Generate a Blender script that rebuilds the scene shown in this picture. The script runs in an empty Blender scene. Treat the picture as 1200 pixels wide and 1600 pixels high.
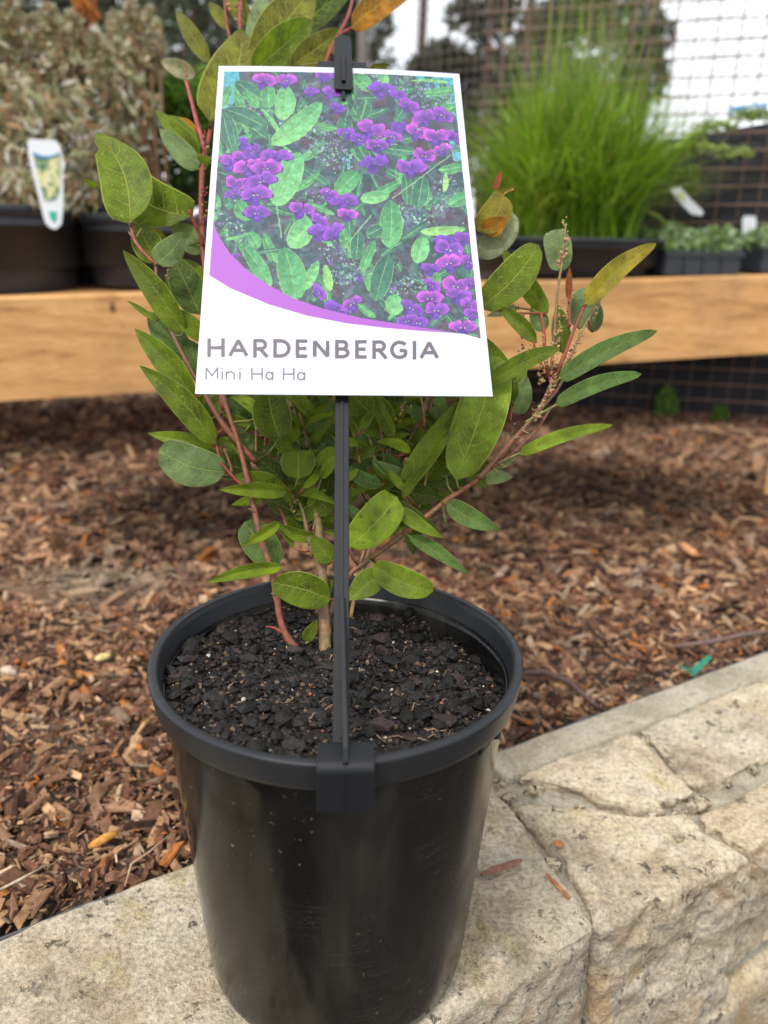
import bpy, bmesh, math, random
import numpy as np
from mathutils import Vector, Matrix, noise as mnoise
R = random.Random(7)
rng = np.random.default_rng(7)
sc = bpy.context.scene
COL = sc.collection

# ------------------------------------------------------------------ camera
F = 1230.0                                   # focal length in units of a 1200 x 1600 frame
PITCH, ROLL = 0.33368183, 0.02084374
CAM = Vector((0.01662368, -0.26554849, 0.29030363))
fw = Vector((0, math.cos(PITCH), -math.sin(PITCH)))
_u = Vector((0, math.sin(PITCH), math.cos(PITCH)))
_r = Vector((1, 0, 0))
rt = math.cos(ROLL) * _r + math.sin(ROLL) * _u
up = -math.sin(ROLL) * _r + math.cos(ROLL) * _u
cd = bpy.data.cameras.new('camera')
cam = bpy.data.objects.new('camera', cd); COL.objects.link(cam)
m = Matrix((rt, up, -fw)).transposed().to_4x4(); m.translation = CAM
cam.matrix_world = m
cd.sensor_fit = 'VERTICAL'; cd.sensor_height = 36; cd.sensor_width = 27
cd.lens = F / 1600 * 36
cd.clip_start = 0.01; cd.clip_end = 400
cd.dof.use_dof = True; cd.dof.focus_distance = 0.312; cd.dof.aperture_fstop = 8.5
sc.camera = cam

# ------------------------------------------------------------------ world, sun, exposure
SUN_EL, SUN_AZ = math.radians(58), math.radians(212)      # behind and to the left of the camera
w = bpy.data.worlds.new('World'); sc.world = w; w.use_nodes = True
nt = w.node_tree; nt.nodes.clear()
out = nt.nodes.new('ShaderNodeOutputWorld'); bg = nt.nodes.new('ShaderNodeBackground')
sky = nt.nodes.new('ShaderNodeTexSky'); sky.sky_type = 'NISHITA'; sky.sun_disc = False
sky.sun_elevation = SUN_EL; sky.sun_rotation = SUN_AZ
tc = nt.nodes.new('ShaderNodeTexCoord'); nz = nt.nodes.new('ShaderNodeTexNoise')
nz.inputs['Scale'].default_value = 2.6; nz.inputs['Detail'].default_value = 6
cr = nt.nodes.new('ShaderNodeValToRGB')
cr.color_ramp.elements[0].position = .3; cr.color_ramp.elements[0].color = (8.0, 8.3, 8.7, 1)
cr.color_ramp.elements[1].position = .7; cr.color_ramp.elements[1].color = (12.5, 12.7, 13.0, 1)
mx = nt.nodes.new('ShaderNodeMixRGB'); mx.inputs[0].default_value = .86
L = nt.links.new
L(tc.outputs['Generated'], nz.inputs['Vector']); L(nz.outputs['Fac'], cr.inputs['Fac'])
L(sky.outputs[0], mx.inputs[1]); L(cr.outputs[0], mx.inputs[2]); L(mx.outputs[0], bg.inputs[0])
bg.inputs[1].default_value = 0.088
L(bg.outputs[0], out.inputs[0])
sd = bpy.data.lights.new('sun', 'SUN'); sd.energy = 1.5; sd.angle = math.radians(11); sd.color = (1, .95, .88)
sun = bpy.data.objects.new('sun', sd); COL.objects.link(sun)
sdir = Vector((math.sin(SUN_AZ) * math.cos(SUN_EL), math.cos(SUN_AZ) * math.cos(SUN_EL), math.sin(SUN_EL)))
sun.rotation_euler = sdir.to_track_quat('Z', 'Y').to_euler(); sun.location = (0, 0, 5)
vs = sc.view_settings
sc.display_settings.display_device = 'sRGB'
vs.view_transform = 'Standard'; vs.look = 'None'; vs.gamma = 1; vs.use_curve_mapping = False
vs.exposure = 0.85

# ------------------------------------------------------------------ placing helpers
def ray(x, y):
    return (fw * F + rt * (x - 600) - up * (y - 800)).normalized()
def onz(x, y, z=0.0):
    d = ray(x, y); return CAM + d * ((z - CAM.z) / d.z)
def ony(x, y, Y):
    d = ray(x, y); return CAM + d * ((Y - CAM.y) / d.y)
def pxm(p):                                  # metres per frame unit at point p
    return (Vector(p) - CAM).dot(fw) / F

# ------------------------------------------------------------------ object helpers
def tag(o, label=None, cat=None, group=None, kind=None):
    if label: o['label'] = label
    if cat: o['category'] = cat
    if group: o['group'] = group
    if kind: o['kind'] = kind
    return o
def empty(name, loc, label, cat, group=None):
    o = bpy.data.objects.new(name, None); COL.objects.link(o); o.location = loc
    o.empty_display_size = .02
    return tag(o, label, cat, group)
def link(name, me, mat, parent=None):
    if mat is not None and not me.materials: me.materials.append(mat)
    o = bpy.data.objects.new(name, me); COL.objects.link(o)
    if parent is not None:
        o.parent = parent; o.matrix_parent_inverse = parent_inv(parent)
    return o
def parent_inv(p):
    M = Matrix.Translation(p.location) if p.parent is None else world_of(p)
    return M.inverted()
def world_of(p):
    M = p.matrix_basis.copy()
    if p.parent is not None: M = world_of(p.parent) @ p.matrix_parent_inverse @ M
    return M
def mesh(name, V, Fc, cols=None, uvs=None, smooth=False):
    V = np.asarray(V, dtype=np.float32)
    me = bpy.data.meshes.new(name)
    if isinstance(Fc, np.ndarray):
        n, k = Fc.shape
        me.vertices.add(len(V)); me.vertices.foreach_set('co', V.ravel())
        me.loops.add(n * k); me.loops.foreach_set('vertex_index', Fc.astype(np.int32).ravel())
        me.polygons.add(n); me.polygons.foreach_set('loop_start', np.arange(0, n * k, k, dtype=np.int32))
        me.update(calc_edges=True)
    else:
        me.from_pydata(V.tolist(), [], Fc)
    if cols is not None:
        c = np.asarray(cols, dtype=np.float32)
        if c.shape[1] == 3: c = np.hstack([c, np.ones((len(c), 1), np.float32)])
        a = me.color_attributes.new('col', 'FLOAT_COLOR', 'POINT'); a.data.foreach_set('color', c.ravel())
    if uvs is not None:
        li = np.zeros(len(me.loops), dtype=np.int32); me.loops.foreach_get('vertex_index', li)
        uv = me.uv_layers.new(name='UVMap'); uv.data.foreach_set('uv', np.asarray(uvs, dtype=np.float32)[li].ravel())
    me.polygons.foreach_set('use_smooth', [smooth] * len(me.polygons))
    me.validate(); me.update()
    return me
class MB:
    def __init__(s): s.v = []; s.f = []; s.c = []
    def add(s, vs_, fs, col=(1, 1, 1, 1)):
        b = len(s.v); s.v += [tuple(v) for v in vs_]
        s.f += [tuple(b + i for i in f) for f in fs]
        if len(col) == 3: col = (*col, 1)
        s.c += [col] * len(vs_)
    def box(s, c, dx, dy, dz, M=None, col=(1, 1, 1, 1)):
        v = [Vector((a * dx / 2, b * dy / 2, e * dz / 2)) for a in (-1, 1) for b in (-1, 1) for e in (-1, 1)]
        if M is not None: v = [M @ q for q in v]
        v = [q + Vector(c) for q in v]
        s.add(v, [(0, 1, 3, 2), (4, 6, 7, 5), (0, 4, 5, 1), (2, 3, 7, 6), (0, 2, 6, 4), (1, 5, 7, 3)], col)
    def tube(s, pts, rad, n=8, col=(1, 1, 1, 1), cols=None, cap=True):
        pts = [Vector(p) for p in pts]
        b = len(s.v); up0 = Vector((0.13, 0.21, 1)).normalized()
        for i, p in enumerate(pts):
            t = (pts[min(i + 1, len(pts) - 1)] - pts[max(i - 1, 0)]).normalized()
            a = t.cross(up0)
            if a.length < .05: a = t.cross(Vector((1, 0, 0)))
            a.normalize(); e = t.cross(a)
            rr = rad[i] if hasattr(rad, '__len__') else rad
            cc = cols[i] if cols else col
            if len(cc) == 3: cc = (*cc, 1)
            for k in range(n):
                th = 2 * math.pi * k / n
                s.v.append(tuple(p + (a * math.cos(th) + e * math.sin(th)) * rr)); s.c.append(cc)
        for i in range(len(pts) - 1):
            for k in range(n):
                s.f.append((b + i * n + k, b + i * n + (k + 1) % n, b + (i + 1) * n + (k + 1) % n, b + (i + 1) * n + k))
        if cap:
            s.f.append(tuple(b + k for k in range(n))[::-1]); s.f.append(tuple(b + (len(pts) - 1) * n + k for k in range(n)))
    def lathe(s, prof, c=(0, 0, 0), n=48, col=(1, 1, 1, 1), wob=None):
        b = len(s.v)
        if len(col) == 3: col = (*col, 1)
        for (r, z) in prof:
            for k in range(n):
                th = 2 * math.pi * k / n; rr = r + (wob(th, z) if wob else 0)
                s.v.append((c[0] + rr * math.cos(th), c[1] + rr * math.sin(th), c[2] + z)); s.c.append(col)
        for i in range(len(prof) - 1):
            for k in range(n):
                s.f.append((b + i * n + k, b + i * n + (k + 1) % n, b + (i + 1) * n + (k + 1) % n, b + (i + 1) * n + k))
    def blob(s, c, r, M=None, col=(1, 1, 1, 1), jag=.25):
        # rough twelve-vertex lump
        t = (1 + 5 ** .5) / 2
        vv = [(-1, t, 0), (1, t, 0), (-1, -t, 0), (1, -t, 0), (0, -1, t), (0, 1, t), (0, -1, -t), (0, 1, -t), (t, 0, -1), (t, 0, 1), (-t, 0, -1), (-t, 0, 1)]
        ff = [(0, 11, 5), (0, 5, 1), (0, 1, 7), (0, 7, 10), (0, 10, 11), (1, 5, 9), (5, 11, 4), (11, 10, 2), (10, 7, 6), (7, 1, 8), (3, 9, 4), (3, 4, 2), (3, 2, 6), (3, 6, 8), (3, 8, 9), (4, 9, 5), (2, 4, 11), (6, 2, 10), (8, 6, 7), (9, 8, 1)]
        out_ = []
        for v in vv:
            q = Vector(v).normalized() * (1 + R.uniform(-jag, jag))
            q = Vector((q.x * r[0], q.y * r[1], q.z * r[2]))
            if M is not None: q = M @ q
            out_.append(q + Vector(c))
        s.add(out_, ff, col)
    def build(s, name, mat, parent=None, smooth=False, bevel=0, subs=0):
        me = mesh(name, s.v, s.f, s.c, None, smooth)
        o = link(name, me, mat, parent)
        if bevel:
            md = o.modifiers.new('bevel', 'BEVEL'); md.width = bevel; md.segments = 2; md.limit_method = 'ANGLE'; md.angle_limit = math.radians(40)
        return o

def vnoise(P, seed=0):
    """value noise in -1..1 for an (n,3) array"""
    P = np.asarray(P, dtype=np.float64); i = np.floor(P).astype(np.int64); f = P - i
    f = f * f * (3 - 2 * f); out_ = np.zeros(len(P))
    for dx in (0, 1):
        for dy in (0, 1):
            for dz in (0, 1):
                h = (i[:, 0] + dx) * 374761393 + (i[:, 1] + dy) * 668265263 + (i[:, 2] + dz) * 2147483647 + seed * 144665
                h = (h ^ (h >> 13)) * 1274126177; h = h ^ (h >> 16)
                val = (h & 0xffff) / 32767.5 - 1
                wgt = (f[:, 0] if dx else 1 - f[:, 0]) * (f[:, 1] if dy else 1 - f[:, 1]) * (f[:, 2] if dz else 1 - f[:, 2])
                out_ += val * wgt
    return out_
def fbm(P, oct=4, seed=0):
    P = np.asarray(P, dtype=np.float64); a = 1; s = 0; o = np.zeros(len(P))
    for k in range(oct):
        o += a * vnoise(P, seed + k); s += a; a *= .5; P = P * 2.03
    return o / s

# ------------------------------------------------------------------ materials
def newmat(name):
    mt = bpy.data.materials.new(name); mt.use_nodes = True
    t = mt.node_tree; p = t.nodes['Principled BSDF']
    return mt, t, p
def N(t, typ, **kw):
    n = t.nodes.new(typ)
    for k, v in kw.items():
        if k in n.inputs: n.inputs[k].default_value = v
        else: setattr(n, k, v)
    return n
def math_n(t, op, a, b=None, c=None, clamp=False):
    n = t.nodes.new('ShaderNodeMath'); n.operation = op; n.use_clamp = clamp
    for i, x in enumerate((a, b, c)):
        if x is None: continue
        if isinstance(x, (int, float)): n.inputs[i].default_value = x
        else: t.links.new(x, n.inputs[i])
    return n.outputs[0]
def mixc(t, fac, a, b, mode='MIX'):
    n = t.nodes.new('ShaderNodeMixRGB'); n.blend_type = mode
    for i, x in enumerate((fac, a, b)):
        if isinstance(x, (int, float)): n.inputs[i].default_value = x
        elif isinstance(x, tuple): n.inputs[i].default_value = (*x[:3], 1)
        else: t.links.new(x, n.inputs[i])
    return n.outputs[0]
def ramp(t, fac, stops, interp='LINEAR'):
    n = t.nodes.new('ShaderNodeValToRGB'); n.color_ramp.interpolation = interp
    e = n.color_ramp.elements
    while len(e) < len(stops): e.new(.5)
    for i, (p, c) in enumerate(stops):
        e[i].position = p; e[i].color = (*c[:3], 1) if isinstance(c, tuple) else (c, c, c, 1)
    t.links.new(fac, n.inputs[0]); return n.outputs[0]
def noise_n(t, vec, scale, detail=4, rough=.6, dist=0):
    n = t.nodes.new('ShaderNodeTexNoise'); n.inputs['Scale'].default_value = scale; n.inputs['Detail'].default_value = detail
    n.inputs['Roughness'].default_value = rough; n.inputs['Distortion'].default_value = dist
    if vec is not None: t.links.new(vec, n.inputs['Vector'])
    return n.outputs['Fac']
def bump(t, p, h, strength=.5, dist=.001, normal=None):
    b = t.nodes.new('ShaderNodeBump'); b.inputs['Strength'].default_value = strength; b.inputs['Distance'].default_value = dist
    t.links.new(h, b.inputs['Height'])
    if normal is not None: t.links.new(normal, b.inputs['Normal'])
    t.links.new(b.outputs[0], p.inputs['Normal']); return b.outputs[0]
def objco(t):
    return t.nodes.new('ShaderNodeTexCoord').outputs['Object']
def mapv(t, vec, scale=(1, 1, 1), rot=(0, 0, 0)):
    n = t.nodes.new('ShaderNodeMapping'); n.inputs['Scale'].default_value = scale; n.inputs['Rotation'].default_value = rot
    t.links.new(vec, n.inputs['Vector']); return n.outputs[0]
def vcol(t, name='col'):
    n = t.nodes.new('ShaderNodeAttribute'); n.attribute_name = name; return n

def simple(name, col, rough=.6, spec=.5, var=.15, scale=60, metal=0, bmp=0):
    mt, t, p = newmat(name)
    f = noise_n(t, objco(t), scale, 5)
    c = mixc(t, f, tuple(x * (1 - var) for x in col), tuple(x * (1 + var) for x in col))
    t.links.new(c, p.inputs['Base Color']); p.inputs['Roughness'].default_value = rough
    p.inputs['Specular IOR Level'].default_value = spec; p.inputs['Metallic'].default_value = metal
    if bmp: bump(t, p, f, bmp, .001)
    return mt
def vertexmat(name, rough=.8, spec=.3, transl=0, scale=300, var=.25, bmp=.3, bdist=.0008):
    mt, t, p = newmat(name)
    a = vcol(t); f = noise_n(t, objco(t), scale, 3)
    c = mixc(t, 1.0, a.outputs['Color'], ramp(t, f, [(.3, 1 - var), (.7, 1 + var)]), 'MULTIPLY')
    t.links.new(c, p.inputs['Base Color']); p.inputs['Roughness'].default_value = rough
    p.inputs['Specular IOR Level'].default_value = spec
    if bmp: bump(t, p, f, bmp, bdist)
    if transl:
        tr = t.nodes.new('ShaderNodeBsdfTranslucent'); t.links.new(c, tr.inputs[0])
        ms = t.nodes.new('ShaderNodeMixShader'); ms.inputs[0].default_value = transl
        t.links.new(p.outputs[0], ms.inputs[1]); t.links.new(tr.outputs[0], ms.inputs[2])
        t.links.new(ms.outputs[0], t.nodes['Material Output'].inputs[0])
    return mt

def leaf_material():
    mt, t, p = newmat('veined leaf')
    uv = t.nodes.new('ShaderNodeUVMap'); sep = t.nodes.new('ShaderNodeSeparateXYZ'); t.links.new(uv.outputs[0], sep.inputs[0])
    a = vcol(t); amt = a.outputs['Alpha']
    u, v = sep.outputs[0], sep.outputs[1]
    wob = noise_n(t, objco(t), 90, 2)
    wob = math_n(t, 'MULTIPLY', math_n(t, 'SUBTRACT', wob, .5), .10)
    v = math_n(t, 'ADD', v, wob)
    s = math_n(t, 'ABSOLUTE', math_n(t, 'SUBTRACT', math_n(t, 'MULTIPLY', u, 2), 1))
    mid = math_n(t, 'SUBTRACT', 1, math_n(t, 'DIVIDE', s, .055), clamp=True)
    side = math_n(t, 'GREATER_THAN', u, .5)
    ph = math_n(t, 'ADD', math_n(t, 'MULTIPLY', math_n(t, 'SUBTRACT', v, math_n(t, 'MULTIPLY', math_n(t, 'POWER', s, 1.35), .17)), 9.0), math_n(t, 'MULTIPLY', side, .37))
    fr = math_n(t, 'ABSOLUTE', math_n(t, 'SUBTRACT', math_n(t, 'FRACT', ph), .5))
    sv = math_n(t, 'SUBTRACT', 1, math_n(t, 'DIVIDE', fr, .075), clamp=True)
    sv = math_n(t, 'MULTIPLY', sv, math_n(t, 'SUBTRACT', 1.1, s, clamp=True))
    cmb = t.nodes.new('ShaderNodeCombineXYZ'); t.links.new(u, cmb.inputs[0]); t.links.new(math_n(t, 'MULTIPLY', v, 2.2), cmb.inputs[1])
    t.links.new(math_n(t, 'MULTIPLY', amt, 7.3), cmb.inputs[2])
    vo = t.nodes.new('ShaderNodeTexVoronoi'); vo.feature = 'DISTANCE_TO_EDGE'; vo.inputs['Scale'].default_value = 13
    t.links.new(cmb.outputs[0], vo.inputs['Vector'])
    rv = math_n(t, 'SUBTRACT', 1, math_n(t, 'DIVIDE', vo.outputs['Distance'], .07), clamp=True)
    vein = math_n(t, 'MAXIMUM', math_n(t, 'MULTIPLY', mid, 1.0), math_n(t, 'MAXIMUM', math_n(t, 'MULTIPLY', sv, 1.0), math_n(t, 'MULTIPLY', rv, .55)))
    edge = math_n(t, 'DIVIDE', math_n(t, 'SUBTRACT', s, .945), .05, clamp=True)
    vein = math_n(t, 'MULTIPLY', math_n(t, 'MAXIMUM', vein, edge), amt)
    f = noise_n(t, objco(t), 110, 4)
    base = mixc(t, 1.0, a.outputs['Color'], ramp(t, f, [(.32, .45), (.70, 1.40)]), 'MULTIPLY')
    # sparse brown spots and blemishes
    sp = noise_n(t, objco(t), 420, 2)
    spm = ramp(t, sp, [(.665, 0.0), (.69, 1.0)])
    base = mixc(t, math_n(t, 'MULTIPLY', spm, .6), base, (.06, .035, .012))
    veincol = mixc(t, .68, a.outputs['Color'], (.60, .62, .16)); 
    c = mixc(t, vein, base, veincol)
    t.links.new(c, p.inputs['Base Color'])
    p.inputs['Roughness'].default_value = .46; p.inputs['Specular IOR Level'].default_value = .22
    h = math_n(t, 'ADD', math_n(t, 'MULTIPLY', vein, -1.0), math_n(t, 'MULTIPLY', f, .8))
    bump(t, p, h, .8, .0008)
    tr = t.nodes.new('ShaderNodeBsdfTranslucent'); t.links.new(mixc(t, 1.0, c, (1.1, 1.25, .5), 'MULTIPLY'), tr.inputs[0])
    ms = t.nodes.new('ShaderNodeMixShader'); ms.inputs[0].default_value = .27
    t.links.new(p.outputs[0], ms.inputs[1]); t.links.new(tr.outputs[0], ms.inputs[2])
    t.links.new(ms.outputs[0], t.nodes['Material Output'].inputs[0])
    return mt

def stone_material():
    mt, t, p = newmat('weathered limestone')
    co = objco(t)
    n1 = noise_n(t, co, 14, 6, .65, .4); n2 = noise_n(t, co, 60, 6, .7); n3 = noise_n(t, co, 420, 4, .7); n4 = noise_n(t, co, 26, 4, .6, .8)
    c = ramp(t, n1, [(.3, (.40, .34, .25)), (.45, (.52, .46, .36)), (.58, (.56, .52, .45)), (.72, (.42, .40, .37))])
    c = mixc(t, ramp(t, n4, [(.56, 0.0), (.68, .8)]), c, (.42, .37, .17))          # lichen olive
    c = mixc(t, ramp(t, n2, [(.42, .0), (.62, .55)]), c, (.70, .66, .57))
    c = mixc(t, ramp(t, n2, [(.26, .85), (.38, 0.0)]), c, (.22, .19, .15))
    c = mixc(t, 1.0, c, ramp(t, n3, [(.32, .55), (.5, .95), (.68, 1.25)]), 'MULTIPLY')
    # irregular grey pits and darker mineral flecks
    n5 = noise_n(t, co, 95, 6, .78, .15); n6 = noise_n(t, co, 9, 3)
    pit = math_n(t, 'MULTIPLY', ramp(t, n5, [(.60, 0.0), (.66, 1.0)]), ramp(t, n6, [(.42, 0.0), (.56, 1.0)]))
    c = mixc(t, math_n(t, 'MULTIPLY', pit, .75), c, (.15, .145, .145))
    c = mixc(t, ramp(t, n5, [(.30, .7), (.40, 0.0)]), c, (.80, .76, .68))
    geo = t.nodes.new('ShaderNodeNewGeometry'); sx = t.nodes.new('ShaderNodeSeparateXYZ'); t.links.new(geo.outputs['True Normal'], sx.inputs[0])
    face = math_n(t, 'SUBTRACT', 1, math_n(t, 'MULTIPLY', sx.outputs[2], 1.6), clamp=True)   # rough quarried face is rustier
    rust = math_n(t, 'MULTIPLY', face, ramp(t, n4, [(.46, 0.0), (.66, 1.0)]))
    c = mixc(t, 1.0, c, ramp(t, noise_n(t, co, 7, 6, .7, .5), [(.34, (.40, .37, .33)), (.46, (.90, .84, .75)), (.58, (1.04, .97, .86)), (.72, (.70, .68, .65))]), 'MULTIPLY')
    oi = t.nodes.new('ShaderNodeObjectInfo')
    c = mixc(t, 1.0, c, ramp(t, oi.outputs['Random'], [(.0, (.80, .79, .78)), (.5, (.98, .96, .93)), (1.0, (.93, .89, .82))]), 'MULTIPLY')
    crk = noise_n(t, co, 19, 7, .7, 1.0); ck = math_n(t, 'SUBTRACT', 1, math_n(t, 'DIVIDE', math_n(t, 'ABSOLUTE', math_n(t, 'SUBTRACT', crk, .5)), .012), clamp=True)
    ck = math_n(t, 'MULTIPLY', ck, ramp(t, noise_n(t, co, 11, 2), [(.5, 0.0), (.6, 1.0)]))
    c = mixc(t, math_n(t, 'MULTIPLY', ck, .6), c, (.12, .10, .08))
    c = mixc(t, math_n(t, 'MULTIPLY', rust, .65), c, (.46, .26, .11))
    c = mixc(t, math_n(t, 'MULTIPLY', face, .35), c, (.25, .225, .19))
    t.links.new(c, p.inputs['Base Color']); p.inputs['Roughness'].default_value = .92; p.inputs['Specular IOR Level'].default_value = .2
    h = math_n(t, 'ADD', math_n(t, 'MULTIPLY', n2, 1.0), math_n(t, 'ADD', math_n(t, 'MULTIPLY', n3, .35), math_n(t, 'MULTIPLY', pit, -.9)))
    bump(t, p, h, 1.0, .0042)
    return mt

def plastic_material(name, dirt=.5, base=(.012, .012, .013), rough=.33):
    mt, t, p = newmat(name)
    co = objco(t)
    st = noise_n(t, mapv(t, co, (60, 60, 6)), 1.0, 5, .65)       # vertical streaks
    st2 = noise_n(t, mapv(t, co, (22, 22, 9)), 1.0, 5, .6, .6)
    fine = noise_n(t, co, 500, 3)
    d = math_n(t, 'MULTIPLY', ramp(t, st2, [(.42, 0.0), (.70, 1.0)]), ramp(t, st, [(.3, .35), (.7, 1.0)]))
    c = mixc(t, math_n(t, 'MULTIPLY', d, dirt), base, (.050, .046, .036))
    spk = ramp(t, noise_n(t, co, 420, 2, .5), [(.69, 0.0), (.72, 1.0)])
    spk = math_n(t, 'MULTIPLY', spk, ramp(t, noise_n(t, co, 18, 2), [(.5, 0.0), (.62, 1.0)]))
    c = mixc(t, math_n(t, 'MULTIPLY', spk, dirt), c, (.22, .13, .07))
    scr = noise_n(t, mapv(t, co, (12, 12, 150), (.5, .2, 0)), 1.0, 6, .75, 2.0)
    sc2 = math_n(t, 'SUBTRACT', 1, math_n(t, 'DIVIDE', math_n(t, 'ABSOLUTE', math_n(t, 'SUBTRACT', scr, .5)), .005), clamp=True)
    c = mixc(t, math_n(t, 'MULTIPLY', math_n(t, 'MULTIPLY', sc2, ramp(t, noise_n(t, co, 26, 2), [(.5, 0.0), (.62, 1.0)])), dirt * 1.4), c, (.12, .11, .09))
    t.links.new(c, p.inputs['Base Color'])
    r = math_n(t, 'ADD', math_n(t, 'MULTIPLY', d, .38), math_n(t, 'ADD', rough - .05, math_n(t, 'MULTIPLY', fine, .1)))
    t.links.new(r, p.inputs['Roughness']); p.inputs['Specular IOR Level'].default_value = .30
    bump(t, p, noise_n(t, mapv(t, co, (30, 30, 500)), 1.0, 2), .08, .0003)
    return mt

M_leaf = leaf_material()
M_stone = stone_material()
M_pot = plastic_material('black moulded plastic', .6, (.004, .0042, .0045), .13)
M_rim = plastic_material('scuffed black plastic rim', .35, (.014, .016, .020), .34)
M_stake = plastic_material('matt black plastic', .12, (.008, .009, .012), .38)
M_stake.node_tree.nodes['Principled BSDF'].inputs['Specular IOR Level'].default_value = .28
M_stem = vertexmat('bark stem', .55, .4, 0, 500, .35, .4, .0004)
M_soil = vertexmat('potting mix', .50, .30, 0, 900, .6, .8, .0008)
M_chip = vertexmat('bark mulch chip', .9, .10, 0, 260, .35, .5, .0015)
M_far = vertexmat('background foliage', .6, .35, .42, 40, .25, 0)
M_wire = simple('rusty wire mesh', (.21, .135, .10), .8, .3, .3, 80)
M_galv = simple('weathered steel wire', (.22, .19, .165), .6, .4, .2, 60)
M_cloth = simple('dark shade cloth', (.030, .030, .034), .9, .2, .3, 200, 0, .3)
M_nursery = simple('black nursery pot plastic', (.026, .031, .040), .42, .5, .25, 20)
M_bark = simple('tree bark', (.10, .062, .045), .95, .15, .4, 14, 0, .9)

# ------------------------------------------------------------------ wall frame (s along, t towards the camera)
WA = math.radians(30.6)
SX, TX = Vector((math.cos(WA), math.sin(WA), 0)), Vector((math.sin(WA), -math.cos(WA), 0))
def W(s, t, z=0): return SX * s + TX * t + Vector((0, 0, z))
def st_of(p): return (p.dot(SX), p.dot(TX))

# ------------------------------------------------------------------ ground
def ground_sheet(name, t0, t1, z, mat, label=None):
    V = [W(-70, t0, z), W(70, t0, z), W(70, t1, z), W(-70, t1, z)]
    me = mesh(name, V, [(0, 3, 2, 1)]); o = link(name, me, mat); tag(o, kind='structure'); return o
def soil_ground_mat():
    mt, t, p = newmat('dark bark mulch ground')
    co = objco(t); n1 = noise_n(t, co, 3, 5); n2 = noise_n(t, co, 70, 5)
    c = ramp(t, n2, [(.3, (.018, .011, .008)), (.5, (.05, .032, .022)), (.72, (.14, .09, .055))])
    c = mixc(t, ramp(t, n1, [(.45, 0.0), (.7, .5)]), c, (.10, .075, .055))
    t.links.new(c, p.inputs['Base Color']); p.inputs['Roughness'].default_value = .95
    bump(t, p, n2, .8, .006); return mt
M_ground = soil_ground_mat()
ground_sheet('mulch_ground', -.078, -70, -.016, M_ground)
ground_sheet('paved_ground', .05, 70, -.42, simple('pale gravel path', (.09, .078, .062), .9, .2, .4, 30, 0, .6))

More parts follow.
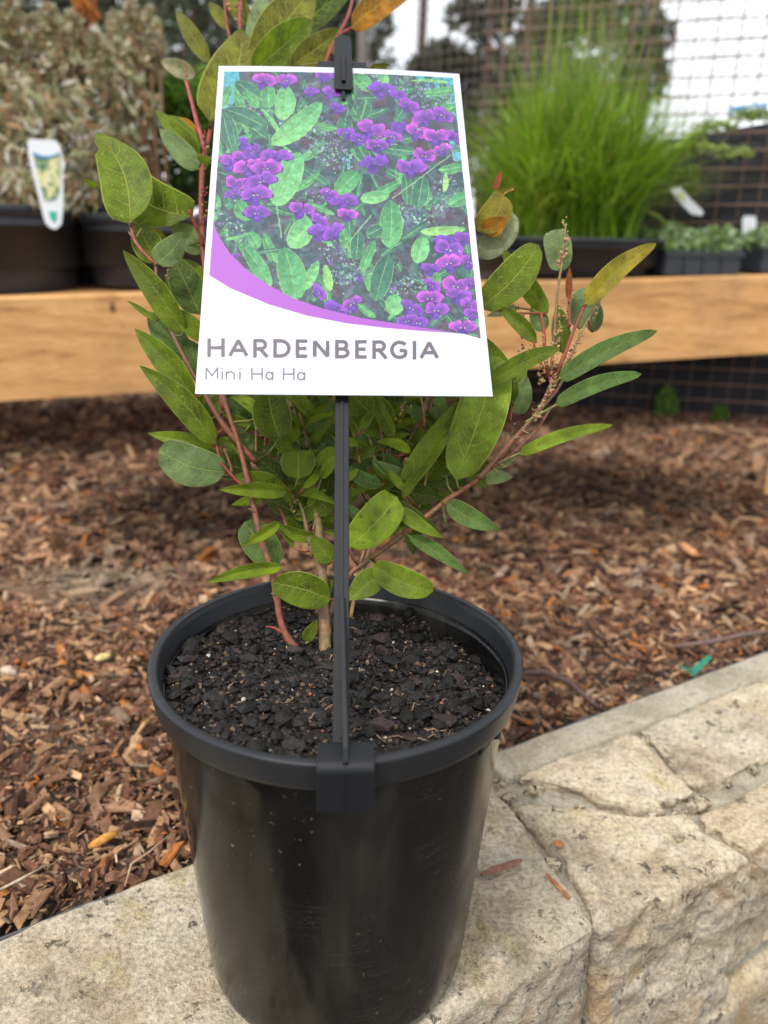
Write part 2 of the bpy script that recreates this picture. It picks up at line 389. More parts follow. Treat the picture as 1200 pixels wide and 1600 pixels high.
# mulch chips: thin splinters lying at all angles
def chips(n, ymin, ymax, lmin, lmax, seed):
    g = np.random.default_rng(seed)
    Y = ymin + (ymax - ymin) * g.random(n); spread = (Y + .30) * .60 + .06
    X = .02 + (g.random(n) * 2 - 1) * spread
    s = X * math.cos(WA) + Y * math.sin(WA); t_ = X * math.sin(WA) - Y * math.cos(WA)
    keep = t_ < -.086; X, Y = X[keep], Y[keep]; n = len(X)
    pn = fbm(np.stack([X * 2.3, Y * 2.3, X * 0], 1), 3, 11)
    ln = lmin + (lmax - lmin) * g.random(n) ** 2.6
    wd = ln * (.14 + .34 * g.random(n) ** 1.5); th = ln * (.07 + .13 * g.random(n))
    base = np.array([[-1, -1, -1], [1, -.7, -1], [.9, .8, -1], [-.8, 1, -1], [-.9, -.8, 1], [.8, -.9, 1], [.6, .7, 1], [-.95, .6, 1]], float)
    B = np.repeat(base[None], n, 0) * (1 + .35 * (g.random((n, 8, 3)) - .5))
    B *= np.stack([ln, wd, th], 1)[:, None, :] / 2
    bend = g.normal(0, .25, n); B[:, :, 2] += (B[:, :, 0] ** 2 / ln[:, None]) * bend[:, None]
    yaw = g.random(n) * 6.283; pit = g.normal(0, .36, n); rol = g.normal(0, .8, n)
    def rot(B, ax, a):
        c, s_ = np.cos(a)[:, None], np.sin(a)[:, None]; i, j = [(1, 2), (2, 0), (0, 1)][ax]
        b = B.copy(); b[:, :, i] = c * B[:, :, i] - s_ * B[:, :, j]; b[:, :, j] = s_ * B[:, :, i] + c * B[:, :, j]; return b
    B = rot(rot(rot(B, 0, rol), 1, pit), 2, yaw)
    z = -.014 + .007 * fbm(np.stack([X * 14, Y * 14, X * 0], 1), 3, 5) + g.random(n) ** 2 * .006
    B += np.stack([X, Y, z], 1)[:, None, :]
    pal = np.array([(.22, .13, .085), (.36, .23, .145), (.13, .075, .05), (.50, .34, .20), (.42, .18, .06), (.30, .24, .18), (.06, .038, .03), (.19, .10, .065), (.58, .46, .32), (.50, .24, .085)])
    pr = np.array([.18, .19, .15, .13, .035, .06, .11, .10, .04, .01]); ci = g.choice(len(pal), n, p=pr / pr.sum())
    C = pal[ci] * (.75 + .5 * g.random((n, 1)))
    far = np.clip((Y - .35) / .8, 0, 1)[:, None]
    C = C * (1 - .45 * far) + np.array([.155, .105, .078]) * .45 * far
    # chip colours made darker in a drift behind the pot, and a dusty pale patch to the left
    darkish = np.zeros(n)
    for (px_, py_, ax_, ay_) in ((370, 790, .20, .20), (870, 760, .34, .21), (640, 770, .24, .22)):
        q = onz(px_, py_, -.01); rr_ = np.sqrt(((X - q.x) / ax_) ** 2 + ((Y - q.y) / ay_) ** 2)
        darkish = np.maximum(darkish, np.clip((1.25 - rr_) * 1.3 + .6 * pn, 0, 1))
    darkish = darkish[:, None]
    C = C * (1 - .80 * darkish)
    q = onz(140, 905, -.01); dx = (X - q.x) / .11; dy = (Y - q.y) / .05
    pale = np.clip(1.15 - np.sqrt(dx ** 2 + dy ** 2) + .5 * pn, 0, 1)[:, None]
    C = C * (1 - .95 * pale) + np.array([.36, .32, .25]) * (.5 + .5 * g.random((n, 1))) * .95 * pale
    C = C * np.array([.82, .72, .66])
    V = B.reshape(-1, 3)
    f = np.array([(0, 3, 2, 1), (4, 5, 6, 7), (0, 1, 5, 4), (1, 2, 6, 5), (2, 3, 7, 6), (3, 0, 4, 7)])
    Fq = (f[None] + (np.arange(n) * 8)[:, None, None]).reshape(-1, 4)
    return V, Fq, np.repeat(C, 8, 0)
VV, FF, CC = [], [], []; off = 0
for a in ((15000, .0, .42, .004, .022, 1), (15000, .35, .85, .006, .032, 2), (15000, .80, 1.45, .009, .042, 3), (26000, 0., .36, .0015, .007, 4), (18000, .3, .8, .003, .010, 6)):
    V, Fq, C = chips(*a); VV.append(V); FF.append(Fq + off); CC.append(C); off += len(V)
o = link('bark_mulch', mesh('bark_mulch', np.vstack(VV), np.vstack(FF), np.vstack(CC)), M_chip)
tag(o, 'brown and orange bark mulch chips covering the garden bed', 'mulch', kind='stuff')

# a few pieces lying loose on the mulch that stand out
def litter(name, pts, rad, col, label, cat, n=6, flat=None):
    b = MB(); P = [onz(x, y, z) for x, y, z in pts]
    b.tube(P, rad, n, col); o = b.build(name, M_stem, None, True)
    if flat: pass
    tag(o, label, cat); return o
litter('twig', [(820, 1052, .004), (850, 1050, .006), (890, 1066, .004), (925, 1098, -.002), (945, 1112, -.008)], [.0022, .0024, .0022, .0017, .0008], (.10, .055, .045), 'curved dark twig on the mulch just right of the pot', 'twig')
litter('twig', [(1055, 1010, .0), (1110, 1003, .003), (1160, 992, .002), (1215, 985, .0)], [.0016, .002, .002, .0015], (.14, .085, .07), 'thin brown twig on the mulch above the right end of the wall', 'twig')
litter('straw', [(-10, 1395, -.002), (30, 1375, .003), (75, 1350, .001)], [.0006, .0007, .0003], (.40, .33, .24), 'pale dry straw lying on mulch at the left edge of the photo', 'straw')
litter('straw', [(195, 1385, .0), (205, 1350, .006), (235, 1330, .004), (270, 1300, .001)], [.0003, .0006, .0006, .0003], (.42, .28, .18), 'bent dry grass straw on mulch beside the left side of the pot', 'straw')
def chunk(name, x, y, z, r, yaw, col, label, cat, mat=None):
    b = MB(); b.blob(onz(x, y, z), r, Matrix.Rotation(yaw, 3, 'Z'), col, .2)
    o = b.build(name, mat or M_chip, None, True); tag(o, label, cat); return o
chunk('bark_chip', 160, 1027, -.003, (.0075, .004, .003), .5, (.62, .52, .22), 'pale yellow wood chip on the mulch left of the pot rim', 'bark chip')
chunk('bark_chip', 12, 1048, -.003, (.008, .004, .003), -.4, (.55, .42, .32), 'pinkish pale chip on the mulch at the left edge', 'bark chip')
chunk('bark_chip', 1075, 858, -.002, (.006, .019, .005), .15, (.52, .25, .12), 'long orange bark chip on the mulch right of the plant', 'bark chip')
chunk('bark_chip', 800, 1037, -.003, (.005, .004, .003), .15, (.50, .25, .06), 'bright orange chip against the right side of the pot rim', 'bark chip')
chunk('bark_chip', 165, 1310, -.004, (.010, .003, .002), .75, (.50, .24, .06), 'orange splinter chip on mulch low on the left above the wall', 'bark chip')
b = MB()
q0 = onz(1062, 1046, -.004); q1 = onz(1112, 1028, 0)
for (a, c_, wd) in (((1062, 1040), (1085, 1050), .0016), ((1080, 1052), (1110, 1025), .0028)):
    A, B_ = onz(*a, -.004), onz(*c_, .003); d = (B_ - A).normalized(); n_ = Vector((-d.y, d.x, .3)).normalized()
    b.add([A - n_ * wd, B_ - n_ * wd * .6, B_ + n_ * wd * .6, A + n_ * wd, A - n_ * wd + Vector((0, 0, -.0006)), B_ - n_ * wd * .6 + Vector((0, 0, -.0006)), B_ + n_ * wd * .6 + Vector((0, 0, -.0006)), A + n_ * wd + Vector((0, 0, -.0006))], [(0, 1, 2, 3), (7, 6, 5, 4), (0, 4, 5, 1), (1, 5, 6, 2), (2, 6, 7, 3), (3, 7, 4, 0)], (.01, .16, .09))
o = b.build('plastic_scrap', M_stem); tag(o, 'small dark green plastic scrap on mulch at the wall edge', 'plastic scrap')

# ------------------------------------------------------------------ stone wall
wall = empty('stone_wall', W(0, 0, -.42), 'low dry stone retaining wall of pale limestone under the pot', 'wall')
def stone(cor, z0, z1, seed, n=26, rr=.12, amp=.004, name='stone'):
    """cor: four (s,t) corners, back-left, back-right, front-right, front-left"""
    ns, nt_, nzz = n, n, max(8, n // 2)
    P, faces, off_ = [], [], 0
    def grid(fn, a, b_):
        nonlocal off_
        u, v = np.meshgrid(np.linspace(-1, 1, a), np.linspace(-1, 1, b_), indexing='ij')
        p = fn(u.ravel(), v.ravel()); P.append(p)
        i, j = np.meshgrid(np.arange(a - 1), np.arange(b_ - 1), indexing='ij'); k = (i * b_ + j).ravel() + off_
        faces.append(np.stack([k, k + b_, k + b_ + 1, k + 1], 1)); off_ += a * b_
    grid(lambda u, v: np.stack([u, v, u * 0 + 1], 1), ns, nt_)
    grid(lambda u, v: np.stack([u, u * 0 + 1, -v], 1), ns, nzz)       # front face (t+)
    grid(lambda u, v: np.stack([u, u * 0 - 1, v], 1), ns, nzz)
    grid(lambda u, v: np.stack([u * 0 + 1, v, -u], 1), nzz, nt_)
    grid(lambda u, v: np.stack([u * 0 - 1, v, u], 1), nzz, nt_)
    P = np.vstack(P); Fq = np.vstack(faces)
    c = np.array(cor, float)
    L_ = np.linalg.norm(c[1] - c[0]); T_ = np.linalg.norm(c[3] - c[0]); Z_ = z1 - z0
    half = np.array([L_, T_, Z_]) / 2; rad = rr * min(half[0], half[1], .05) + .0015
    q = P * half; inner = np.clip(q, -half + rad, half - rad); d = q - inner; ln = np.linalg.norm(d, axis=1)[:, None]
    q = np.where(ln > 1e-9, inner + d / np.maximum(ln, 1e-9) * rad, q); U = q / half
    a = (U[:, 0] + 1) / 2; b_ = (U[:, 1] + 1) / 2
    # wobble outlines
    wob = fbm(np.stack([P[:, 0] * 2.2, P[:, 1] * 2.2, P[:, 2] + seed * 3.1], 1), 3, seed)
    wob2 = fbm(np.stack([P[:, 0] * 2.2 + 9, P[:, 1] * 2.2, P[:, 2] + seed * 3.1], 1), 3, seed + 40)
    st = ((1 - a) * (1 - b_))[:, None] * c[0] + (a * (1 - b_))[:, None] * c[1] + (a * b_)[:, None] * c[2] + ((1 - a) * b_)[:, None] * c[3]
    st = st + np.stack([wob, wob2], 1) * .0050 * np.array([1, 1])
    z = z0 + (U[:, 2] + 1) / 2 * Z_
    X = st[:, 0:1] * np.array([SX.x, SX.y]) + st[:, 1:2] * np.array([TX.x, TX.y])
    Q = np.column_stack([X, z])
    hn = fbm(Q * 26 + seed, 5, seed + 3); hf = fbm(Q * 130, 3, seed + 9)
    nrm = P * (np.abs(P) > .999)
    nrm = np.stack([nrm[:, 0] * SX.x + nrm[:, 1] * TX.x, nrm[:, 0] * SX.y + nrm[:, 1] * TX.y, nrm[:, 2]], 1)
    vert = 1 - np.abs(nrm[:, 2:3])
    Q = Q + nrm * (hn[:, None] * amp * (1 + 1.3 * vert) + hf[:, None] * .0008 * (1 + 2.2 * vert))
    Q[:, 2] = np.where(P[:, 2] > .5, np.minimum(Q[:, 2], z1 + .0005), Q[:, 2])
    return link(name, mesh(name, Q, Fq, None, None, True), M_stone, wall)
S = lambda x, y: st_of(onz(x, y, 0))
J1t, J1m, J1b = S(772, 1262), S(850, 1365), S(930, 1440)
bk = -.074
sA0 = -.155
stone([(sA0, bk), (.130, bk), (.1035, .052), (sA0 + .01, .058)], -.11, .0, 3, 130, .08, .0018)
stone([(-.50, bk), (sA0 - .006, bk), (sA0 + .002, .058), (-.50, .056)], -.10, .0, 5, 30, .12, .002)
# back course on the right with a smooth mortar cap, rough patch, then front blocks
cL = S(790, 1168)
stone([(.138, -.0515), (.236, -.0515), (.222, .0105), (.194, .0085)], -.08, -.0008, 13, 90, .10, .0052)
stone([(.2395, -.0515), (.44, -.0515), (.44, .0115), (.2255, .0105)], -.08, -.0010, 15, 100, .10, .0055)
stone([(.1275, -.034), (.200, .0215), (.2045, .0567), (.1105, .0521)], -.10, -.0012, 21, 110, .12, .0030)
stone([(.2055, .0215), (.42, .0155), (.43, .046), (.2095, .0530)], -.09, -.0028, 33, 100, .12, .0038)
for (sx_, sy_, w1, h1, sd_) in ((835, 1228, .010, .005, 61), (1092, 1248, .011, .006, 62), (1062, 1262, .007, .004, 63), (868, 1262, .006, .004, 64), (800, 1205, .007, .005, 65)):
    a_, b_ = S(sx_, sy_); stone([(a_ - w1 / 2, b_ - h1 / 2), (a_ + w1 / 2, b_ - h1 / 2), (a_ + w1 / 2, b_ + h1 / 2), (a_ - w1 / 2, b_ + h1 / 2)], -.014, -.0015, sd_, 14, .6, .0012, 'rubble_stone')
for (sx_, sy_) in ((775, 1215), (815, 1262), (795, 1240), (862, 1345), (1020, 1270), (1140, 1215), (1180, 1196), (905, 1258), (1010, 1150), (1080, 1190)):
    a_, b_ = S(sx_, sy_); w1 = R.uniform(.002, .0045); stone([(a_ - w1, b_ - w1 * .7), (a_ + w1, b_ - w1), (a_ + w1 * .8, b_ + w1), (a_ - w1, b_ + w1 * .8)], -.012, -.003 + R.uniform(0, .002), int(sx_), 10, .6, .0008, 'rubble_stone')
# lower courses of the face
for k, (s0, s1, z0, z1, tt) in enumerate([(-.4, -.12, -.2, -.108, .058), (-.115, .06, -.215, -.115, .061), (.065, .17, -.2, -.112, .060), (.175, .33, -.21, -.105, .056), (.335, .5, -.2, -.1, .05),
                                        (-.4, -.05, -.31, -.205, .064), (-.045, .13, -.32, -.22, .068), (.135, .30, -.31, -.205, .064), (.305, .5, -.3, -.21, .06),
                                        (-.4, .03, -.425, -.318, .07), (.035, .22, -.425, -.325, .072), (.225, .5, -.425, -.316, .068)]):
    stone([(s0, bk + .02), (s1, bk + .02), (s1, tt), (s0, tt)], z0, z1, 50 + k, 26, .2, .004)
# mortar bed and smooth cap
def slab(name, s0, s1, t0, t1, z0, z1, amp, seed, mat, ns=120, ntt=14, drop=0):
    u, v = np.meshgrid(np.linspace(s0, s1, ns), np.linspace(0, 1, ntt), indexing='ij'); u = u.ravel(); v = v.ravel()
    t_ = t0 + (t1 - t0) * v
    X = np.outer(u, [SX.x, SX.y]) + np.outer(t_, [TX.x, TX.y])
    edgev = np.minimum(v, 1 - v) * (t1 - t0)
    z = z1 + amp * fbm(np.column_stack([X * 40, u * 0]), 4, seed) - drop * np.exp(-edgev / .002)
    top = np.column_stack([X, z]); bot = np.column_stack([X, z * 0 + z0])
    i, j = np.meshgrid(np.arange(ns - 1), np.arange(ntt - 1), indexing='ij'); k = (i * ntt + j).ravel()
    Fq = [np.stack([k, k + ntt, k + ntt + 1, k + 1], 1)]
    n = ns * ntt; r_ = np.arange(ns - 1)
    for c_ in (0, ntt - 1):
        a = r_ * ntt + c_; Fq.append(np.stack([a, a + ntt, a + ntt + n, a + n], 1))
    a = np.arange(ntt - 1)
    for r0 in (0, (ns - 1) * ntt): Fq.append(np.stack([a + r0, a + r0 + 1, a + r0 + 1 + n, a + r0 + n], 1))
    return link(name, mesh(name, np.vstack([top, bot]), np.vstack(Fq), None, None, True), mat, wall)
def mortar_mat():
    mt, t, p = newmat('sandy mortar'); co = objco(t)
    n1 = noise_n(t, co, 25, 5, .6, .3); n3 = noise_n(t, co, 500, 4, .7)
    c = ramp(t, n1, [(.35, (.36, .31, .22)), (.55, (.50, .44, .33)), (.75, (.54, .49, .40))])
    c = mixc(t, 1.0, c, ramp(t, n3, [(.3, .65), (.7, 1.25)]), 'MULTIPLY')
    t.links.new(c, p.inputs['Base Color']); p.inputs['Roughness'].default_value = .95
    n2 = noise_n(t, co, 110, 5, .7); c = mixc(t, ramp(t, n2, [(.34, .7), (.46, 0.0)]), c, (.24, .21, .16)); t.links.new(c, p.inputs['Base Color']); bump(t, p, math_n(t, 'ADD', n3, n2), .9, .003); return mt
M_mortar = mortar_mat()
slab('mortar', -.5, .5, bk + .004, .046, -.40, -.0065, .0035, 71, M_mortar)
slab('mortar_cap', .1335, .46, bk, bk + .024, -.02, -.0006, .0012, 77, M_mortar, 160, 12, .0015)
slab('edging_strip', -.55, .55, bk - .0016, bk - .0004, -.03, -.0030, .0016, 5, simple('grey blue damp membrane', (.085, .092, .10), .7, .3, .2, 60), 90, 3)
# things lying on the wall
def splinter(a, b_, z, wd, col, label):
    A, B_ = onz(*a, z), onz(*b_, z); d = (B_ - A).normalized(); n_ = Vector((-d.y, d.x, 0))
    g = MB(); K = 7
    for side_z in (0, .0012):
        pass
    pts = [A.lerp(B_, k / (K - 1)) for k in range(K)]
    top = []; 
    for k, p_ in enumerate(pts):
        ww = wd * (.35 + .65 * math.sin(math.pi * (k + .6) / (K + .2))) * R.uniform(.8, 1.15)
        top += [p_ + n_ * ww + Vector((0, 0, .0006)), p_ + Vector((0, 0, .0018 * R.uniform(.7, 1.2))), p_ - n_ * ww + Vector((0, 0, .0006)), p_ + Vector((0, 0, -.0006))]
    f = []
    for k in range(K - 1):
        for e in range(4): f.append((4 * k + e, 4 * k + (e + 1) % 4, 4 * k + 4 + (e + 1) % 4, 4 * k + 4 + e))
    f += [(3, 2, 1, 0), tuple(4 * (K - 1) + e for e in range(4))]
    g.add(top, f, col); o = g.build('bark_chip', M_chip); tag(o, label, 'bark chip'); return o
splinter((853, 1366), (890, 1405), .0006, .0013, (.42, .19, .08), 'orange bark splinter wedged in the joint between two wall stones')
splinter((752, 1368), (815, 1345), .0012, .0024, (.20, .10, .07), 'flat brown bark piece on the wall close to the right of the pot')
splinter((865, 1316), (880, 1322), .0, .0022, (.36, .15, .06), 'tiny rust orange bark flake on the right wall stone')

# ------------------------------------------------------------------ the pot
pot = empty('plant_pot', (0, 0, 0), 'glossy black round plastic pot standing on the stone wall, holding the shrub', 'plant pot')
PH, PR = .1428, .070
b = MB()
prof = [(.0, .0015), (.046, .0015), (.050, .0), (.0526, .0012), (.0538, .004), (.0545, .008)]
for k in range(1, 15): z = .008 + (.134 - .008) * k / 14; prof.append((.0545 + (.0650 - .0545) * (k / 14) ** .95, z))
prof += [(.0647, .1345), (.0640, .1345)]
for k in range(1, 10): prof.append((.0640 - .004 * k / 9, .134 - .03 * k / 9))
prof += [(.050, .06), (.045, .01), (0, .0095)]
b.lathe(prof, n=128); b.build('pot_body', M_pot, pot, True)
b = MB()
def wob(th, z):
    o_ = .00025 * math.sin(3 * th + 1) + .0002 * math.sin(7 * th)
    for a0 in (-.12, .28, .62, 1.15):
        o_ -= .0005 * math.exp(-((th - (a0 % 6.283)) / .012) ** 2)
    return o_
rp = [(.0645, .1322), (.0650, .1322), (.0678, .1323), (.0684, .1327), (.0688, .1345), (.0694, .1390), (.0698, .1412), (.0699, .1422), (.0697, .1428), (.0690, .1431), (.0671, .1431), (.0664, .1427), (.0661, .1415), (.0655, .1405), (.0652, .134), (.0642, .1325), (.0641, .128)]
b.lathe(rp, n=240, wob=wob); b.build('pot_rim', M_rim, pot, True)

# ------------------------------------------------------------------ potting soil
def soil_h(x, y):
    r = math.hypot(x, y)
    low = max(0, x / .065 + .15) ** 1.3 * .0075 + max(0, y) / .06 * .002
    c_ = mnoise.fractal(Vector((x * 55, y * 55, 3)), 1, 2, 4); f_ = mnoise.fractal(Vector((x * 190, y * 190, 7)), 1, 2, 3)
    return .1325 - low + .0028 * c_ + .0011 * f_
SR = .0645
nr, na = 60, 190; V, C = [], []
for i in range(nr):
    r = SR * (i / (nr - 1)) ** .8
    for k in range(na):
        th = 2 * math.pi * k / na; x, y = r * math.cos(th), r * math.sin(th)
        V.append((x, y, soil_h(x, y))); g = R.uniform(.5, 1.3) * .014; C.append((g * 1.1, g * .9, g * .8, 1))
i, k = np.meshgrid(np.arange(nr - 1), np.arange(na), indexing='ij'); i = i.ravel(); k = k.ravel()
Fq = np.stack([i * na + k, (i + 1) * na + k, (i + 1) * na + (k + 1) % na, i * na + (k + 1) % na], 1)
sb = MB()
for q in range(6400):
    r = SR * math.sqrt(R.random()) * .985; th = R.uniform(0, 6.2832); x, y = r * math.cos(th), r * math.sin(th)
    e = R.random(); sz = .0005 + .0013 * R.random() ** 2
    if e < .03: sz = R.uniform(.0026, .0054)
    elif e < .09: sz = R.uniform(.0016, .0030)
    c_ = R.random(); g = R.uniform(.4, 1.3)
    col = (.011 * g, .0088 * g, .0075 * g)
    if sz < .0016:
        if c_ < .030: col = (.34, .12, .05)
        elif c_ < .085: col = (.50, .47, .41)
        elif c_ < .26: col = (.13 * g, .085 * g, .05 * g)
    elif c_ < .15: col = (.030, .018, .016)
    if (sz > .0022): rr_ = (sz, sz * R.uniform(.45, .9), sz * R.uniform(.3, .6))
    else: rr_ = (sz, sz * R.uniform(.5, 1), sz * R.uniform(.4, .8))
    if c_ < .09 and sz < .0016: rr_ = tuple(v * .7 for v in rr_)
    Mr = Matrix.Rotation(R.uniform(0, 6.28), 3, 'Z') @ Matrix.Rotation(R.gauss(0, .3), 3, 'X')
    sb.blob((x, y, soil_h(x, y) + rr_[2] * R.uniform(.2, .9)), rr_, Mr, col, .28)
SV = V + sb.v; SF = [tuple(f) for f in Fq.tolist()] + [tuple(n_ + len(V) for n_ in f) for f in sb.f]; SC = C + sb.c
o = link('potting_soil', mesh('potting_soil', SV, SF, SC, None, False), M_soil); tag(o, 'dark crumbly potting mix with bark and perlite filling the pot', 'soil', kind='stuff')
fb = MB()
for q in range(60):
    r = SR * math.sqrt(R.random()) * .93; th = R.uniform(0, 6.2832)
    if q % 2: th = R.uniform(-2.6, -.4); r = SR * R.uniform(.35, .92)
    x, y = r * math.cos(th), r * math.sin(th); a = R.uniform(0, 6.28); pts = []; ln = R.uniform(.003, .011)
    for k in range(6):
        pts.append((x, y, soil_h(x, y) + .0010 + .0016 * math.sin(k / 5 * 3.14) * R.random())); a += R.gauss(0, .45); x += math.cos(a) * ln / 6; y += math.sin(a) * ln / 6
        if math.hypot(x, y) > SR * .98: break
    if len(pts) < 3: continue
    g = R.uniform(.5, 1.1); fb.tube(pts, R.uniform(.00012, .0003), 4, (.30 * g, .19 * g, .11 * g))
o = fb.build('root_fibres', M_stem, None, True); tag(o, 'thin tan root fibres scattered over the dark potting mix', 'root fibres', kind='stuff')

# ------------------------------------------------------------------ plant tag: clip, stake, printed card
clipP = Vector((.00445645, -.06225463, .1435))
LEAN, YAW, TW = math.radians(-42.35872331), math.radians(4.92294895), math.radians(.26523084)
Mx = Matrix.Rotation(YAW, 3, 'Z') @ Matrix.Rotation(LEAN, 3, 'X') @ Matrix.Rotation(TW, 3, 'Y')
CX, CN, CZ = Mx.col[0].copy(), -Mx.col[1].copy(), Mx.col[2].copy()    # right, towards viewer, up
CW, CH, CS, CO = .10936, .17277, .12490, .004026
corg = clipP + CZ * CS + CX * CO                                       # card bottom centre
def K(u, v, n=0): return corg + CX * u + CZ * v + CN * n
tagE = empty('plant_tag', clipP, 'white plant tag with purple flower picture on a black stake clipped to the pot', 'plant tag')
def frame_box(b_, u0, u1, v0, v1, n0, n1, col=(1, 1, 1, 1)):
    v = [K(u, v_, n_) for u in (u0, u1) for v_ in (v0, v1) for n_ in (n0, n1)]
    b_.add(v, [(0, 1, 3, 2), (4, 6, 7, 5), (0, 4, 5, 1), (2, 3, 7, 6), (0, 2, 6, 4), (1, 5, 7, 3)], col)
def K2(px, py, n=0):                                                   # point of the card plane seen at a frame position
    d = ray(px, py); p0 = corg; tt = (p0 - CAM).dot(CN) / d.dot(CN); return CAM + d * tt
def uv_of(px, py):
    q = K2(px, py) - corg; return q.dot(CX), q.dot(CZ)
# stake
uB, vB = uv_of(533, 1168); uT, vT = uv_of(537, 62)
b = MB(); hw0, hw1 = .00255, .0023
def stake_pt(f, du, n): return K(uB + (uT - uB) * f + du, vB + (vT - vB) * f, n)
def stake_bar(b_, f0, f1, w0, w1, n0, n1, ns=20):
    vv, ff = [], []
    for i_ in range(ns + 1):
        f = f0 + (f1 - f0) * i_ / ns; hw = w0 + (w1 - w0) * i_ / ns
        vv += [stake_pt(f, -hw, n1), stake_pt(f, -hw, n0), stake_pt(f, hw, n0), stake_pt(f, hw, n1)]
    for i_ in range(ns):
        for e in range(4): ff.append((4 * i_ + e, 4 * i_ + (e + 1) % 4, 4 * i_ + 4 + (e + 1) % 4, 4 * i_ + 4 + e))
    ff += [(3, 2, 1, 0), tuple(4 * ns + e for e in range(4))]
    b_.add(vv, ff)
stake_bar(b, 0, 1, .00262, .0024, -.0052, -.0034)
b.build('stake', M_stake, tagE, False, .0003)
b = MB(); stake_bar(b, .01, .97, .00045, .0004, -.0036, -.0027); b.build('stake_rib', M_stake, tagE)
# crossbar and retaining tongue over the card top
uc, vc = uv_of(536, 101)
b = MB(); frame_box(b, uv_of(497, 100)[0], uv_of(573, 100)[0], vc - .0012, vc + .0030, -.0022, -.0006); b.build('crossbar', M_stake, tagE, False, .0004)
b = MB(); n_arc = 8; v0, v1 = uv_of(536, 146)[1], uv_of(537, 60)[1]; hw = .0042
out2 = [(-hw, v0 + .002), (-hw * .8, v0 + .0004), (hw * .8, v0 + .0004), (hw, v0 + .002)]
for k in range(n_arc + 1):
    a = math.pi * k / n_arc; out2.append((hw * .93 * math.cos(a), v1 - .004 + .004 * math.sin(a)))
vv = [K(uc + u, v_, .0002) for u, v_ in out2] + [K(uc + u, v_, .0019) for u, v_ in out2]; n_ = len(out2)
b.add(vv, [tuple(range(n_))[::-1], tuple(range(n_, 2 * n_))] + [(i, (i + 1) % n_, n_ + (i + 1) % n_, n_ + i) for i in range(n_)])
b.build('tongue', M_stake, tagE, False, .0004)
b = MB(); v2, v3 = uv_of(536, 135)[1], uv_of(536, 95)[1]; frame_box(b, uc - .0009, uc + .0009, v2, v3, .0019, .0032)
v4 = uv_of(537, 158)[1]; frame_box(b, uc - .0009, uc + .0007, v4, v0 + .001, .0002, .0012); b.build('tongue_rib', M_stake, tagE, False, .0002)
# clip over the rim
b = MB(); cx = .0033; hwc = .0086
prof2 = [(-.0595, .128), (-.0608, .128), (-.0612, .1440), (-.0620, .1452)] + [(-.0703 - .0032 * math.sin(a_), .1420 + .0032 * math.cos(a_)) for a_ in [k_ * math.pi / 2 / 7 for k_ in range(8)]] + [(-.0737, .1288)]
inn = [(-.0722, .1290), (-.0718, .1432), (-.0700, .1440), (-.0625, .1440), (-.0600, .1430)]
prof_all = prof2 + inn
n_ = len(prof_all)
Rz = Matrix.Rotation(.05, 3, 'Z')
vv = [Rz @ Vector((cx - hwc, y, z)) for y, z in prof_all] + [Rz @ Vector((cx + hwc, y, z)) for y, z in prof_all]
ff = [(i, (i + 1) % n_, n_ + (i + 1) % n_, n_ + i) for i in range(n_)]
b.add(vv, ff)
me = mesh('rim_clip', b.v, b.f + [tuple(range(n_))[::-1], tuple(range(n_, 2 * n_))], b.c)
o = link('rim_clip', me, M_stake, tagE); md = o.modifiers.new('bevel', 'BEVEL'); md.width = .0004; md.segments = 2; md.limit_method = 'ANGLE'
b = MB(); b.box(Rz @ Vector((cx, -.07368, .1358)), .0004, .0004, .0138)
# wedge gusset from clip to stake
g0, g1 = stake_pt(0, 0, .0), stake_pt(.155, 0, -.0004)
w_ = .0008
gp = [Rz @ Vector((cx, -.0725, .1445)), Rz @ Vector((cx, -.0725, .1458)), Rz @ Vector((cx, -.067, .1468)), g1 - CN * .0012, g1 - CN * .0034, Rz @ Vector((cx, -.061, .1445))]
vv = [p_ - CX * w_ for p_ in gp] + [p_ + CX * w_ for p_ in gp]
b.add(vv, [tuple(range(6))[::-1], tuple(range(6, 12))] + [(i, (i + 1) % 6, 6 + (i + 1) % 6, 6 + i) for i in range(6)])
b.build('clip_rib', M_stake, tagE, False, .0002)

